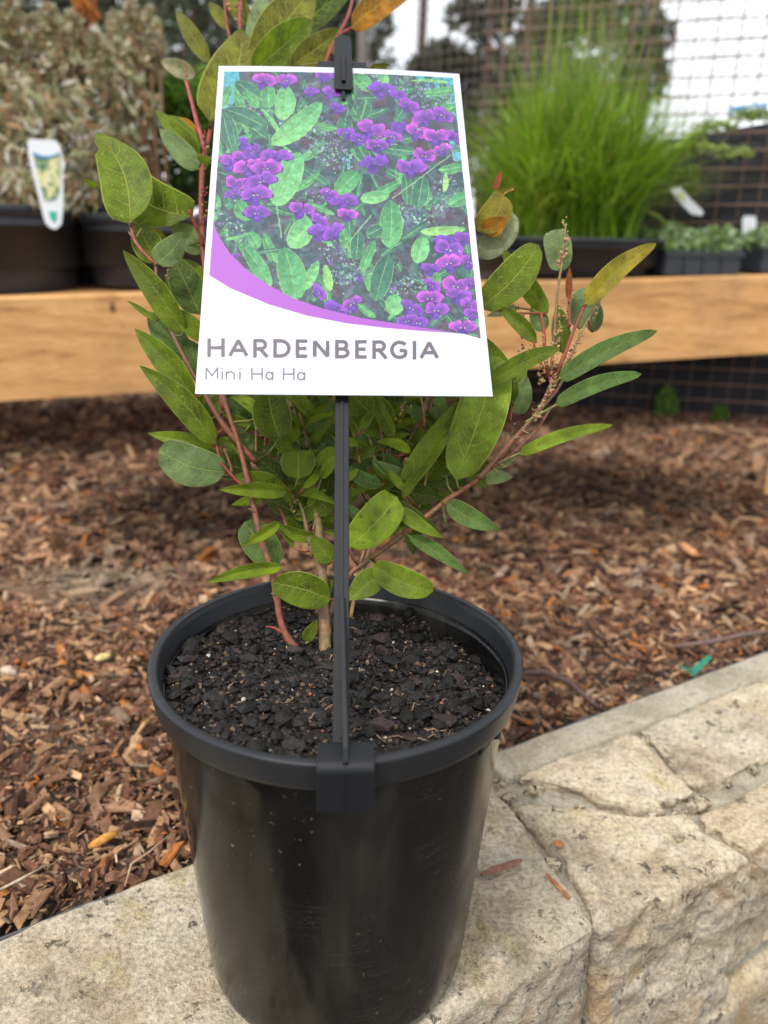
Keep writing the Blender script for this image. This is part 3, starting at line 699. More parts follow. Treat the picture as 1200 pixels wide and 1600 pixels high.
# ---- the printed face of the card, painted into an array
IW, IH = 1000, 1580
def homog(src, dst):
    A = []
    for (x, y), (u, v) in zip(src, dst):
        A.append([x, y, 1, 0, 0, 0, -u * x, -u * y, -u]); A.append([0, 0, 0, x, y, 1, -v * x, -v * y, -v])
    return np.linalg.svd(np.array(A))[2][-1].reshape(3, 3)
HM = homog([(103, 42), (1043, 82), (1172, 1352), (15, 1338)], [(0, 0), (IW, 0), (IW, IH), (0, IH)])
def T(pts):
    p_ = np.asarray(pts, float); q = np.column_stack([p_, np.ones(len(p_))]) @ HM.T; return q[:, :2] / q[:, 2:]
img = np.zeros((IH, IW, 3)); img[:] = (.745, .762, .80)
YY, XX = np.mgrid[0:IH, 0:IW]
clip_mask = None
def fill(pts, col, col2=None, alpha=1.0, raw=False, grad=None):
    q = pts if raw else T(pts)
    x0, y0 = np.floor(q.min(0)).astype(int); x1, y1 = np.ceil(q.max(0)).astype(int) + 1
    x0, y0 = max(x0, 0), max(y0, 0); x1, y1 = min(x1, IW), min(y1, IH)
    if x1 <= x0 or y1 <= y0: return None
    gx, gy = XX[y0:y1, x0:x1] + .5, YY[y0:y1, x0:x1] + .5
    ins = np.zeros(gx.shape, bool); n = len(q)
    for i_ in range(n):
        ax, ay = q[i_]; bx, by = q[(i_ + 1) % n]
        if ay == by: continue
        c_ = ((ay > gy) != (by > gy)) & (gx < (bx - ax) * (gy - ay) / (by - ay) + ax); ins ^= c_
    if clip_mask is not None: ins &= clip_mask[y0:y1, x0:x1]
    sub = img[y0:y1, x0:x1]
    cc = np.array(col, float)
    if col2 is not None:
        if grad is None: gdir, lo, hi = (0, 1), q[:, 1].min(), q[:, 1].max()
        else:
            gdir = grad; pr_ = q @ np.array(gdir); lo, hi = pr_.min(), pr_.max()
        tt = np.clip((gx * gdir[0] + gy * gdir[1] - lo) / max(hi - lo, 1e-6), 0, 1)[..., None]
        cfull = cc * (1 - tt) + np.array(col2) * tt
        sub[ins] = sub[ins] * (1 - alpha) + cfull[ins] * alpha
    else: sub[ins] = sub[ins] * (1 - alpha) + cc * alpha
    return ins
def rgb(r, g, b_): return (r / 255, g / 255, b_ / 255)
curve = [(85, 670), (105, 720), (150, 790), (220, 860), (300, 915), (400, 970), (520, 1010), (660, 1045), (830, 1072), (980, 1095), (1060, 1107)]
lowc = [(70, 875), (150, 925), (300, 990), (450, 1035), (600, 1065), (750, 1083), (900, 1096), (1000, 1102), (1060, 1107)]
photo = [(125, 65), (570, 82), (1018, 98)] + [(1072, 610), (1125, 1125)] + curve[::-1]
fill([(85, 650)] + curve[1:] + lowc[::-1], rgb(152, 84, 172), rgb(146, 78, 166))
m0 = np.zeros((IH, IW), bool)
_i = img.copy(); img[:] = 0; fill(photo, (1, 1, 1)); m0 = img[..., 0] > .5; img[:] = _i
clip_mask = m0
# mottled dim background of the picture
P3 = np.column_stack([XX.ravel() / 60., YY.ravel() / 60., np.zeros(IW * IH)])
nA = fbm(P3, 4, 3).reshape(IH, IW); nB = fbm(P3 * 2.6 + 7, 3, 9).reshape(IH, IW)
bgc = np.array(rgb(66, 78, 88)) + nA[..., None] * np.array([-.16, .06, .02]) + nB[..., None] * np.array([.10, .10, .12])
dk = np.clip(nB * 2.2 - .5, 0, 1)[..., None]; bgc = bgc * (1 - .25 * dk) + np.array(rgb(84, 160, 130)) * .25 * dk
img[m0] = np.clip(bgc, 0, 1)[m0]
G = random.Random(4)
def pleaf(bx, by, tx, ty, wd, tone=1, edge=True):
    L_ = math.hypot(tx - bx, ty - by); ax, ay = (tx - bx) / L_, (ty - by) / L_; nx, ny = -ay, ax
    base = {0: (rgb(48, 104, 92), rgb(70, 140, 104)), 1: (rgb(66, 150, 96), rgb(104, 188, 118)), 2: (rgb(98, 184, 122), rgb(138, 212, 132)), 3: (rgb(140, 208, 124), rgb(160, 220, 120))}[tone]
    bend = G.uniform(-.05, .05) * L_
    def pt(v, u):
        wv = (v ** .55) * ((1 - v) ** .62) * 1.9 * wd / 2
        c_ = math.sin(v * math.pi) * bend
        return (bx + ax * L_ * v + nx * (c_ + u * wv), by + ay * L_ * v + ny * (c_ + u * wv))
    vs_ = [k / 16 for k in range(17)]
    def outl(s_, a_=0): return [pt(v, s_) for v in vs_] + [pt(v, -s_) for v in vs_[::-1]]
    if edge: fill(outl(1.045), rgb(186, 214, 120))
    fill([pt(v, 1) for v in vs_] + [pt(v, 0) for v in vs_[::-1]], base[0], base[1])
    fill([pt(v, 0) for v in vs_] + [pt(v, -1) for v in vs_[::-1]], tuple(c * .90 for c in base[0]), tuple(c * .93 for c in base[1]))
    for _q in range(2):
        v0_ = G.uniform(.1, .8); sd_ = G.choice([-1, 1]); fill([pt(v0_, 0), pt(min(v0_ + .22, .95), sd_ * .85), pt(min(v0_ + .10, .9), sd_ * .9)], tuple(np.clip(np.array(base[G.randint(0, 1)]) * G.uniform(.82, 1.15), 0, 1)), None, .45)
    mw = 3 / max(wd, 8)
    fill([pt(v, mw) for v in vs_] + [pt(v, -mw) for v in vs_[::-1]], rgb(176, 214, 130), None, .8)
def ell(x, y, rx, ry, a, col, col2=None, alpha=1, n=16):
    ca, sa = math.cos(a), math.sin(a)
    fill([(x + rx * math.cos(t_) * ca - ry * math.sin(t_) * sa, y + rx * math.cos(t_) * sa + ry * math.sin(t_) * ca) for t_ in [2 * math.pi * k / n for k in range(n)]], col, col2, alpha)
def lobed(x, y, rx, ry, a, col, col2):
    ca, sa = math.cos(a), math.sin(a); pts = []
    for k in range(26):
        t_ = 2 * math.pi * k / 26; w_ = 1 + .08 * math.sin(3 * t_ + x) + .05 * math.sin(5 * t_ + y)
        px_, py_ = rx * w_ * math.cos(t_), ry * w_ * math.sin(t_); pts.append((x + px_ * ca - py_ * sa, y + px_ * sa + py_ * ca))
    fill([(p_[0], p_[1]) for p_ in pts], col, col2)
def flower(x, y, s, pink=.5, a=0):
    V1 = np.array(rgb(112, 66, 186)); V2 = np.array(rgb(204, 88, 200)); D = np.array(rgb(66, 38, 126)); a += G.uniform(-.35, .35); s *= G.uniform(.82, 1.18); x += G.uniform(-9, 9); y += G.uniform(-9, 9)
    pink = min(1, max(0, pink + .12 + G.uniform(-.2, .25)))
    top = V1 * (1 - pink) + V2 * pink; bt = V1 * (1 - pink * .3) + V2 * pink * .3
    ca, sa = math.cos(a), math.sin(a)
    o_ = lambda dx, dy: (x + (dx * ca - dy * sa) * s, y + (dx * sa + dy * ca) * s)
    tilt = G.uniform(.72, 1.05); open_ = G.uniform(.85, 1.1)
    lobed(*o_(G.uniform(-.15, .1), .38), .34 * s * open_, .30 * s, a, tuple(D), tuple(V1 * .9))
    for sg in ((-1, 1) if G.random() < .5 else (1, -1)):
        w_ = .50 * G.uniform(.82, 1.12) * open_; h_ = .40 * tilt * G.uniform(.88, 1.12); ang_ = a + sg * G.uniform(.15, .6)
        cx_, cy_ = o_(sg * .44 * open_, -.10)
        lobed(cx_, cy_ + s * .04, w_ * s * 1.06, h_ * s * 1.1, ang_, tuple(D * .8), tuple(D))
        for q_ in range(7):                      # petal shading from dark throat to pale rim
            f_ = q_ / 6.; c_ = (top * (1.02 + .1 * (1 - f_)) * (1 - f_) + bt * f_ * .92); c_ = np.clip(c_ * G.uniform(.96, 1.04), 0, 1)
            ex, ey = o_(sg * (.44 * open_ - .20 * f_), -.10 + .12 * f_)
            lobed(ex, ey, w_ * s * (1 - .58 * f_), h_ * s * (1 - .55 * f_), ang_, tuple(c_), tuple(np.clip(c_ * .93, 0, 1)))
        for q_ in range(6):
            e_ = sg * (.15 + .13 * q_); p0_, p1_ = o_(sg * .08, .10), o_(e_ * open_, -.34 * tilt + .06 * q_)
            fill([(p0_[0] - 1, p0_[1]), (p0_[0] + 1, p0_[1]), p1_], tuple(D * 1.1), None, .30)
    if G.random() < .8:
        lobed(*o_(0, .27), .2 * s, .17 * s, a, tuple(V1 * .8), tuple(V1 * 1.1))
    if G.random() < .5:
        for sg in (-1, 1): ell(*o_(sg * .12, .06), .05 * s, .042 * s, 0, rgb(200, 206, 112))
def buds(x, y, n, rx, ry, a):
    for _ in range(n):
        q_ = G.uniform(-1, 1); r_ = G.uniform(-1, 1) * (1 - .5 * abs(q_)); ca, sa = math.cos(a), math.sin(a)
        px_, py_ = x + q_ * rx * ca - r_ * ry * sa, y + q_ * rx * sa + r_ * ry * ca
        c_ = G.choice([rgb(92, 150, 132), rgb(120, 176, 150), rgb(70, 100, 104), rgb(140, 96, 190), rgb(160, 200, 170), rgb(78, 88, 100), rgb(100, 132, 128)])
        ell(px_, py_, G.uniform(4, 9), G.uniform(2.5, 5), G.uniform(0, 3.1), c_, None, .85, 8)
# sky patches
for p_ in ([(125, 60), (180, 60), (190, 120), (160, 200), (118, 215), (112, 120)], [(860, 90), (1025, 95), (1030, 150), (1040, 250), (985, 235), (920, 140)], [(1000, 330), (1060, 320), (1075, 440), (1020, 420)], [(585, 415), (615, 415), (618, 460), (592, 462)]):
    fill(p_, rgb(76, 176, 196), rgb(110, 196, 206), .9)
for _ in range(420):
    x, y = G.uniform(70, 1130), G.uniform(60, 1110); a = G.uniform(0, 6.28); L_ = G.uniform(22, 90)
    c_ = G.choice([rgb(74, 104, 108), rgb(66, 92, 100), rgb(80, 138, 122), rgb(104, 110, 124), rgb(58, 78, 88), rgb(90, 84, 130), rgb(120, 128, 140)])
    ell(x, y, L_ / 2, L_ / G.uniform(4, 9), a, c_, None, .55, 10)
for _ in range(150):
    x, y = G.uniform(70, 1130), G.uniform(60, 1110); a = G.uniform(0, 6.28); L_ = G.uniform(50, 150)
    pleaf(x, y, x + math.cos(a) * L_, y + math.sin(a) * L_, L_ * G.uniform(.22, .42), G.choice([0, 0, 0, 1]), G.random() < .3)
    if _ % 2 == 0: ell(x + G.uniform(-40, 40), y + G.uniform(-40, 40), G.uniform(14, 40), G.uniform(6, 18), G.uniform(0, 3), G.choice([rgb(52, 66, 74), rgb(60, 58, 82), rgb(46, 72, 66)]), None, .7, 10)
for (x, y, n_, rx, ry, a) in [(500, 320, 150, 110, 60, .9), (540, 400, 110, 80, 60, .3), (250, 230, 60, 60, 80, .8), (580, 830, 120, 90, 70, 1.2), (625, 870, 90, 40, 90, 1.5), (860, 910, 110, 90, 40, -.3), (920, 620, 140, 110, 50, -.4), (1000, 560, 90, 70, 80, 1.2), (400, 300, 60, 60, 60, 0), (850, 140, 120, 110, 45, .2), (960, 190, 90, 80, 50, -.6), (140, 640, 60, 50, 90, 1.3), (640, 90, 80, 100, 30, .1), (500, 560, 60, 60, 50, 0), (180, 720, 40, 50, 60, 1), (820, 640, 90, 50, 60, 1), (470, 640, 40, 90, 30, .3)]:
    buds(x, y, n_, rx, ry, a)
for L_ in [(165, 330, 175, 205, 60, 0), (170, 400, 125, 215, 70, 0), (120, 210, 148, 120, 40, 1), (205, 260, 170, 100, 44, 1), (280, 190, 168, 105, 70, 0), (260, 215, 200, 145, 42, 1), (215, 320, 168, 150, 36, 1), (350, 330, 272, 218, 22, 2), (300, 215, 300, 118, 66, 1), (285, 290, 130, 215, 80, 0), (160, 385, 118, 225, 56, 0), (350, 265, 365, 125, 92, 2),
           (310, 360, 508, 195, 98, 2), (325, 605, 420, 390, 128, 2), (225, 660, 175, 580, 68, 1), (560, 560, 650, 465, 82, 1), (655, 575, 770, 560, 56, 2), (770, 770, 775, 580, 104, 1), (880, 615, 905, 480, 76, 0), (890, 705, 1070, 690, 42, 3), (875, 830, 905, 722, 78, 2), (715, 980, 770, 790, 92, 0), (790, 1035, 785, 950, 82, 2), (385, 770, 455, 648, 104, 2), (405, 980, 355, 765, 124, 1), (310, 925, 200, 750, 70, 1), (260, 770, 225, 705, 54, 1), (440, 935, 492, 820, 50, 2), (540, 940, 520, 835, 40, 3), (660, 865, 712, 740, 44, 1), (830, 470, 840, 600, 50, 0), (600, 640, 620, 720, 50, 0), (555, 640, 445, 590, 26, 1),
           (565, 300, 480, 280, 30, 1), (650, 270, 690, 185, 60, 0), (640, 130, 560, 70, 60, 1), (700, 150, 640, 90, 60, 1), (740, 130, 760, 90, 44, 2), (1030, 145, 900, 160, 36, 1), (1005, 118, 850, 112, 16, 2), (1030, 210, 950, 230, 50, 1), (1060, 440, 960, 460, 44, 1), (1080, 560, 1000, 600, 60, 1), (985, 550, 990, 470, 26, 3), (130, 735, 230, 708, 18, 1), (240, 905, 210, 850, 30, 1), (600, 250, 590, 340, 70, 0), (150, 130, 118, 200, 30, 1), (690, 430, 640, 350, 60, 0), (640, 820, 650, 700, 60, 0), (740, 690, 680, 720, 60, 0), (960, 930, 950, 860, 40, 1), (1120, 1080, 1060, 1040, 60, 1)]:
    pleaf(*L_)
for Ln in [(780, 575, 1010, 400), (540, 630, 375, 750), (600, 760, 700, 640), (330, 600, 350, 730), (430, 600, 450, 660), (650, 300, 680, 185)]:
    x0, y0, x1, y1 = Ln; d_ = math.hypot(x1 - x0, y1 - y0); nx, ny = -(y1 - y0) / d_ * 2.6, (x1 - x0) / d_ * 2.6
    fill([(x0 - nx, y0 - ny), (x1 - nx, y1 - ny), (x1 + nx, y1 + ny), (x0 + nx, y0 + ny)], rgb(150, 200, 130), None, .8)
for fl in [(280, 105, 52, .8, .3), (370, 100, 50, .5, .2), (520, 100, 48, .4, .3), (545, 150, 44, .3, 0), (460, 145, 34, .2, .4), (570, 215, 44, .15, .2), (745, 150, 56, .15, .2), (800, 160, 40, .1, -.3), (845, 205, 46, .4, .3), (910, 245, 52, .4, 0), (975, 245, 46, .4, .3), (590, 315, 54, .1, 0), (700, 305, 62, .5, .2), (660, 340, 50, .2, .4), (715, 365, 58, .3, 0), (785, 325, 64, .4, .1), (800, 285, 48, .1, 0), (885, 305, 52, .9, .1), (960, 320, 60, .7, 0), (915, 405, 64, .95, .5), (855, 450, 54, .3, .2), (980, 370, 50, .6, -.3), (1015, 325, 40, .4, .4), (715, 430, 62, .15, 0),
           (150, 430, 52, .7, 0), (195, 415, 62, .85, .2), (320, 405, 62, .35, 0), (225, 460, 62, .95, .1), (285, 450, 56, .5, .2), (180, 510, 54, .5, .1), (265, 500, 56, .45, 0), (250, 548, 66, .3, 0), (150, 560, 44, .1, 0), (260, 625, 52, .1, 0), (200, 360, 44, .1, .8), (240, 380, 44, .1, -.5), (420, 620, 60, .55, 0), (490, 665, 50, .5, .3), (510, 710, 54, .25, .2), (560, 715, 54, .2, -.3), (595, 590, 54, .35, 0), (600, 630, 48, .7, .1), (535, 565, 40, .3, .3), (560, 1005, 60, .15, .1), (620, 980, 50, .3, -.3), (500, 950, 40, .4, .6), (650, 900, 20, .4, 0), (180, 790, 22, .4, 0),
           (980, 735, 48, .1, 0), (1010, 765, 70, .2, 0), (1060, 720, 48, .2, .3), (1005, 825, 70, .9, .1), (1080, 830, 50, .6, 0), (925, 840, 40, .1, .4), (1020, 915, 66, .85, 0), (930, 910, 50, .15, .3), (925, 965, 60, .6, -.2), (955, 1015, 70, .55, 0), (860, 1000, 60, .15, .3), (1050, 950, 56, .15, .2), (885, 1055, 66, .2, 0), (1060, 1080, 70, .7, -.3), (840, 1060, 46, .2, 0), (1085, 990, 44, .5, .3), (1100, 1030, 50, .3, 0), (1090, 900, 36, .3, .2)]:
    flower(*fl)
for _ in range(160):
    x, y = G.uniform(90, 1110), G.uniform(90, 1060)
    if G.random() < .5: ell(x, y, G.uniform(2.5, 5), G.uniform(2, 4), G.uniform(0, 3), G.choice([rgb(150, 96, 200), rgb(130, 190, 160), rgb(190, 220, 190)]), None, .8, 8)
_wx = (fbm(P3 * 3.2, 3, 21).reshape(IH, IW) * 4 + fbm(P3 * 9, 2, 22).reshape(IH, IW) * 1.6).astype(int)
_wy = (fbm(P3 * 3.2 + 5, 3, 23).reshape(IH, IW) * 4 + fbm(P3 * 9 + 3, 2, 24).reshape(IH, IW) * 1.6).astype(int)
_sx, _sy = np.clip(XX + _wx, 0, IW - 1), np.clip(YY + _wy, 0, IH - 1)
_ok = m0 & m0[_sy, _sx]; _w = img[_sy, _sx]; img[_ok] = _w[_ok]
_tone = .90 + .20 * fbm(P3 * 4.3 + 2, 4, 31).reshape(IH, IW)[..., None] + .07 * fbm(P3 * 16, 2, 33).reshape(IH, IW)[..., None]
img[m0] = np.clip(img * _tone, 0, 1)[m0]
# glare haze on the card mixed into the picture colours, lowering contrast
img[m0] = img[m0] * .86 + np.array([.50, .55, .58]) * .06
clip_mask = None
# ---- lettering
INK = rgb(92, 84, 92); INK2 = rgb(98, 92, 100)
def stroke(pts, wd, ink, cap=.0):
    for (x0, y0), (x1, y1) in zip(pts[:-1], pts[1:]):
        d_ = math.hypot(x1 - x0, y1 - y0)
        if d_ < 1e-6: continue
        ex, ey = (x1 - x0) / d_, (y1 - y0) / d_; nx, ny = -ey * wd / 2, ex * wd / 2; x0_, y0_, x1_, y1_ = x0 - ex * cap, y0 - ey * cap, x1 + ex * cap, y1 + ey * cap
        fill([(x0_ - nx, y0_ - ny), (x1_ - nx, y1_ - ny), (x1_ + nx, y1_ + ny), (x0_ + nx, y0_ + ny)], ink)
def arc(cx_, cy_, rx, ry, a0, a1, n=18): return [(cx_ + rx * math.cos(math.radians(a0 + (a1 - a0) * k / n)), cy_ + ry * math.sin(math.radians(a0 + (a1 - a0) * k / n))) for k in range(n + 1)]
def glyph(ch, w_, h):
    if ch == 'H': return [[(0, 0), (0, h)], [(w_, 0), (w_, h)], [(0, h * .5), (w_, h * .5)]]
    if ch == 'A': return [[(0, h), (w_ / 2, 0)], [(w_ / 2, 0), (w_, h)], [(w_ * .2, h * .66), (w_ * .8, h * .66)]]
    if ch == 'R': return [[(0, 0), (0, h)], [(0, 0), (w_ * .5, 0)] + arc(w_ * .5, h * .27, w_ * .42, h * .27, -90, 90) + [(0, h * .54)], [(w_ * .45, h * .54), (w_, h)]]
    if ch == 'D': return [[(0, 0), (0, h)], [(0, 0), (w_ * .38, 0)] + arc(w_ * .38, h * .5, w_ * .62, h * .5, -90, 90) + [(0, h)]]
    if ch == 'E': return [[(0, 0), (0, h)], [(0, 0), (w_, 0)], [(0, h * .49), (w_ * .88, h * .49)], [(0, h), (w_, h)]]
    if ch == 'N': return [[(0, h), (0, 0)], [(0, 0), (w_, h)], [(w_, h), (w_, 0)]]
    if ch == 'B': return [[(0, 0), (0, h)], [(0, 0), (w_ * .5, 0)] + arc(w_ * .5, h * .245, w_ * .38, h * .245, -90, 90) + [(0, h * .49)], [(w_ * .5, h * .49)] + arc(w_ * .5, h * .745, w_ * .5, h * .255, -90, 90) + [(0, h)]]
    if ch == 'G': return [arc(w_ * .56, h * .5, w_ * .56, h * .5, -45, -320, 26) + [(w_ * .98, h * .54), (w_ * .58, h * .54)]]
    if ch == 'I': return [[(0, 0), (0, h)]]
    if ch == 'M': return [[(0, h), (0, 0)], [(0, 0), (w_ / 2, h * .72)], [(w_ / 2, h * .72), (w_, 0)], [(w_, 0), (w_, h)]]
    if ch == 'i': return [[(0, h * .32), (0, h)], [(0, h * .02), (0, h * .11)]]
    if ch == 'n': return [[(0, h * .32), (0, h)], arc(w_ / 2, h * .62, w_ / 2, h * .29, -180, 0) + [(w_, h)]]
    if ch == 'a': return [[(w_, h * .36), (w_, h)], arc(w_ * .48, h * .67, w_ * .5, h * .32, 0, 360, 24)]
for ch, x0, x1 in [('H', 62, 130), ('A', 143, 222), ('R', 240, 298), ('D', 318, 386), ('E', 405, 450), ('N', 472, 536), ('B', 558, 615), ('E', 636, 681), ('R', 703, 760), ('G', 772, 840), ('I', 860, 872), ('A', 886, 963)]:
    lw = 14.0; slope = (1135 - 1122) / 850.; y0 = 1122 + (x0 - 62) * slope + lw / 2
    ww = (x1 - x0) - lw
    if ch == 'I': ww = 0
    for s_ in glyph(ch, ww, 73 - lw):
        stroke([(x0 + lw / 2 + a, y0 + b_) for a, b_ in s_], lw, INK, lw / 2 if len(s_) <= 3 and ch != 'A' and ch != 'N' else 1.5)
for ch, x0, x1 in [('M', 55, 105), ('i', 117, 121), ('n', 133, 170), ('i', 186, 190), ('H', 232, 278), ('a', 288, 319), ('H', 355, 401), ('a', 411, 443)]:
    lw = 6.0; y0 = 1234 + (x0 - 55) * .012 + lw / 2; ww = max(0, (x1 - x0) - lw)
    for s_ in glyph(ch, ww, 50 - lw): stroke([(x0 + lw / 2 + a, y0 + b_) for a, b_ in s_], lw, INK2, 1.2)
# dust specks on the face and slight paper tone
for _ in range(150):
    x, y = G.uniform(0, IW), G.uniform(0, IH); r_ = G.uniform(.8, 2.4); q = np.array([(x + r_ * math.cos(t_) * G.uniform(.6, 1.3), y + r_ * math.sin(t_)) for t_ in [k * 1.047 for k in range(6)]])
    fill(q, (.35, .32, .33), None, G.uniform(.3, .9), True)
img += (rng.random((IH, IW, 1)) - .5) * .045 * (m0[..., None] * 1.0 + .25)
img = np.clip(img, 0, 1)
im = bpy.data.images.new('card_print', IW, IH)
px = np.ones((IH, IW, 4), np.float32); px[..., :3] = img[::-1]; im.pixels.foreach_set(px.ravel()); im.update(); im.pack()
mt, t, p = newmat('printed card'); ti = t.nodes.new('ShaderNodeTexImage'); ti.image = im; ti.interpolation = 'Cubic'
uvn = t.nodes.new('ShaderNodeUVMap'); t.links.new(uvn.outputs[0], ti.inputs[0])
t.links.new(ti.outputs[0], p.inputs['Base Color']); p.inputs['Roughness'].default_value = .32; p.inputs['Specular IOR Level'].default_value = .55
bump(t, p, noise_n(t, objco(t), 900, 2), .05, .0002)
M_card = mt
gu, gv = 13, 21; V, U = [], []
def warp(a, c_): return .0012 * (2 * a - 1) ** 2 * (-1) * c_ + .0006 * math.sin(c_ * 5 + a * 2) * c_
for layer in (0, 1):
    for j in range(gv):
        for i_ in range(gu):
            a, c_ = i_ / (gu - 1), j / (gv - 1)
            V.append(K((a - .5) * CW, c_ * CH, warp(a, c_) + (.0001 if layer == 0 else -.0003))); U.append((a, c_))
ff = []
for j in range(gv - 1):
    for i_ in range(gu - 1):
        k = j * gu + i_; ff.append((k, k + 1, k + gu + 1, k + gu)); k += gu * gv; ff.append((k, k + gu, k + gu + 1, k + 1))
n2 = gu * gv
bd = [i_ for i_ in range(gu)] + [j * gu + gu - 1 for j in range(1, gv)] + [(gv - 1) * gu + i_ for i_ in range(gu - 2, -1, -1)] + [j * gu for j in range(gv - 2, 0, -1)]
for a, c_ in zip(bd, bd[1:] + bd[:1]): ff.append((a, a + n2, c_ + n2, c_))
link('card', mesh('card', V, ff, None, U, False), M_card, tagE)

# ------------------------------------------------------------------ the shrub
shrub = empty('potted_shrub', (0, .0, .122), 'leafy green shrub with red stems growing in the black pot behind the tag', 'shrub')
base0 = onz(508, 1020, .131)
def pl(x, y, off_=0.0):
    d = ray(x, y); p_ = CAM + d * .3
    z = .2
    for _ in range(14):
        dz = max(z - .131, 0); Y = base0.y + off_ + .45 * dz + 1.0 * dz * dz
        q = CAM + d * ((Y - CAM.y) / d.y); z = z * .4 + q.z * .6
    return q
stem_pts = []
RED, RBR, BRN, OLV = (.22, .038, .020), (.17, .070, .035), (.20, .105, .055), (.17, .16, .04)
def stem(pts, r0, r1, c0, c1, off0=.0, off1=.01, name='stem'):
    P = []
    n_ = len(pts)
    ctrl = [pl(x, y, off0 + (off1 - off0) * i_ / (n_ - 1)) for i_, (x, y) in enumerate(pts)]
    for i_ in range(n_ - 1):
        p0, p1, p2, p3 = ctrl[max(i_ - 1, 0)], ctrl[i_], ctrl[i_ + 1], ctrl[min(i_ + 2, n_ - 1)]
        for k in range(4):
            t_ = k / 4; P.append(.5 * ((2 * p1) + (-p0 + p2) * t_ + (2 * p0 - 5 * p1 + 4 * p2 - p3) * t_ ** 2 + (-p0 + 3 * p1 - 3 * p2 + p3) * t_ ** 3))
    P.append(ctrl[-1]); n_ = len(P); b_ = MB()
    rad, cols = [], []
    for i_, p_ in enumerate(P):
        f = i_ / (n_ - 1); rr_ = (r0 + (r1 - r0) * f) * .00028
        if i_ % 8 == 4: rr_ *= 1.28
        rad.append(rr_ * R.uniform(.93, 1.08)); cols.append(tuple((c0[k] * (1 - f) + c1[k] * f) * R.uniform(.8, 1.2) for k in range(3)))
        stem_pts.append(p_)
    b_.tube(P, rad, 10, cols=cols); return b_.build(name, M_stem, shrub, True)
stem([(470, 1019), (450, 998), (438, 968), (432, 930), (424, 890), (410, 850), (398, 800), (388, 755), (372, 690), (352, 630), (338, 570)], 5.2, 3.4, (.23, .070, .040), RBR, 0, 0)
stem([(441, 988), (428, 981), (415, 979)], 3, 1, RED, RED, 0, 0, 'shoot')
stem([(508, 1024), (507, 985), (505, 930), (502, 880), (497, 820), (487, 760), (472, 700), (455, 640), (440, 590)], 9, 4, (.19, .095, .05), OLV, 0, .02)
stem([(512, 965), (543, 902), (580, 872), (620, 842), (665, 808), (700, 780), (742, 752), (775, 722), (812, 680), (842, 640), (862, 600), (880, 560), (895, 520), (914, 476)], 4.6, 2.6, (.17, .10, .045), RED, .005, .0)
stem([(540, 935), (568, 885), (585, 825), (598, 765), (620, 720), (650, 672), (668, 618), (690, 560)], 4.2, 3.6, (.24, .14, .055), RBR, .012, .02)
stem([(400, 722), (352, 668), (318, 612), (292, 567), (265, 510), (247, 450), (243, 413)], 4.6, 2.4, RBR, RBR, .005, .0)
stem([(243, 413), (222, 392), (209, 372), (204, 349)], 2.6, 2.4, RED, (.30, .10, .06), .0, -.003)
stem([(350, 640), (335, 560), (326, 470), (318, 395), (314, 330), (316, 270), (320, 235)], 4.6, 4.0, RED, RED, .01, .02)
stem([(320, 235), (309, 195), (297, 150), (291, 128)], 4, 2.6, (.30, .05, .06), (.33, .06, .06), .02, .02)
stem([(318, 250), (326, 215), (334, 185), (352, 120), (374, 60), (374, 30), (378, -10)], 4, 3.2, RED, RED, .02, .03)
stem([(366, 90), (357, 50), (352, 20), (350, -12)], 2.5, 1.8, RED, RED, .03, .03)
stem([(505, 110), (515, 80), (533, 48), (545, 22), (553, -12)], 3.4, 3.0, RED, RED, .01, .02)
stem([(530, 55), (541, 48), (549, 43)], 2.6, 2.2, RED, RED, .01, .01)
stem([(318, 385), (307, 355), (295, 328)], 3, 2.6, RED, RED, .012, .0)
stem([(748, 748), (790, 700), (828, 658), (868, 612), (890, 575)], 4.0, 1.5, RBR, BRN, -.003, .003)
stem([(758, 738), (800, 708), (838, 672), (858, 640)], 3.5, 2, RBR, RBR, .003, .005)
stem([(862, 600), (852, 560), (850, 520), (845, 490)], 3, 2.4, RED, RED, .0, .005)
stem([(862, 575), (866, 520), (870, 470), (874, 435), (878, 410), (884, 350)], 2.6, 1.4, RBR, OLV, .0, -.002)
stem([(890, 510), (889, 485), (889, 462)], 2.4, 2, RED, RED, .0, .0)
stem([(862, 610), (890, 560), (908, 520), (930, 480)], 2.6, 1.4, BRN, (.25, .15, .05), .003, .005)
stem([(855, 590), (842, 560), (833, 533)], 2.4, 1.8, RED, RED, .003, .0)
stem([(820, 660), (845, 646), (870, 632)], 2, 1.6, OLV, OLV, .0, -.004)
stem([(858, 605), (866, 598), (876, 590)], 2, 1.6, OLV, OLV, .0, -.004)
stem([(770, 728), (790, 718), (812, 708)], 2, 1.6, BRN, OLV, .0, -.004)
stem([(797, 660), (802, 620), (806, 590)], 2, 1.6, RED, RBR, .01, .01)
stem([(350, 700), (362, 735), (352, 742), (344, 730)], 2, 1.6, RBR, RBR, .004, .002)
stem([(338, 692), (345, 720), (362, 742), (385, 765)], 2.4, 2.2, RED, RED, .0, .0)
stem([(775, 345), (779, 318), (788, 303), (802, 296)], 2.0, 1.3, (.35, .2, .05), (.4, .2, .05), .02, .02)
stem([(600, 745), (604, 700), (614, 660), (625, 630)], 2.4, 1.6, BRN, (.26, .16, .06), .01, .02)
stem([(603, 740), (600, 710), (603, 672)], 2.2, 1.6, RED, RBR, .01, .02)
stem([(478, 1005), (483, 1002)], 2, 1.4, OLV, OLV, 0, 0)
stem([(548, 965), (556, 915), (563, 880), (575, 845)], 3, 2, (.26, .15, .06), (.26, .15, .06), .012, .012)
stem([(487, 870), (478, 820), (470, 790), (455, 770)], 3, 2, BRN, OLV, .01, .01)
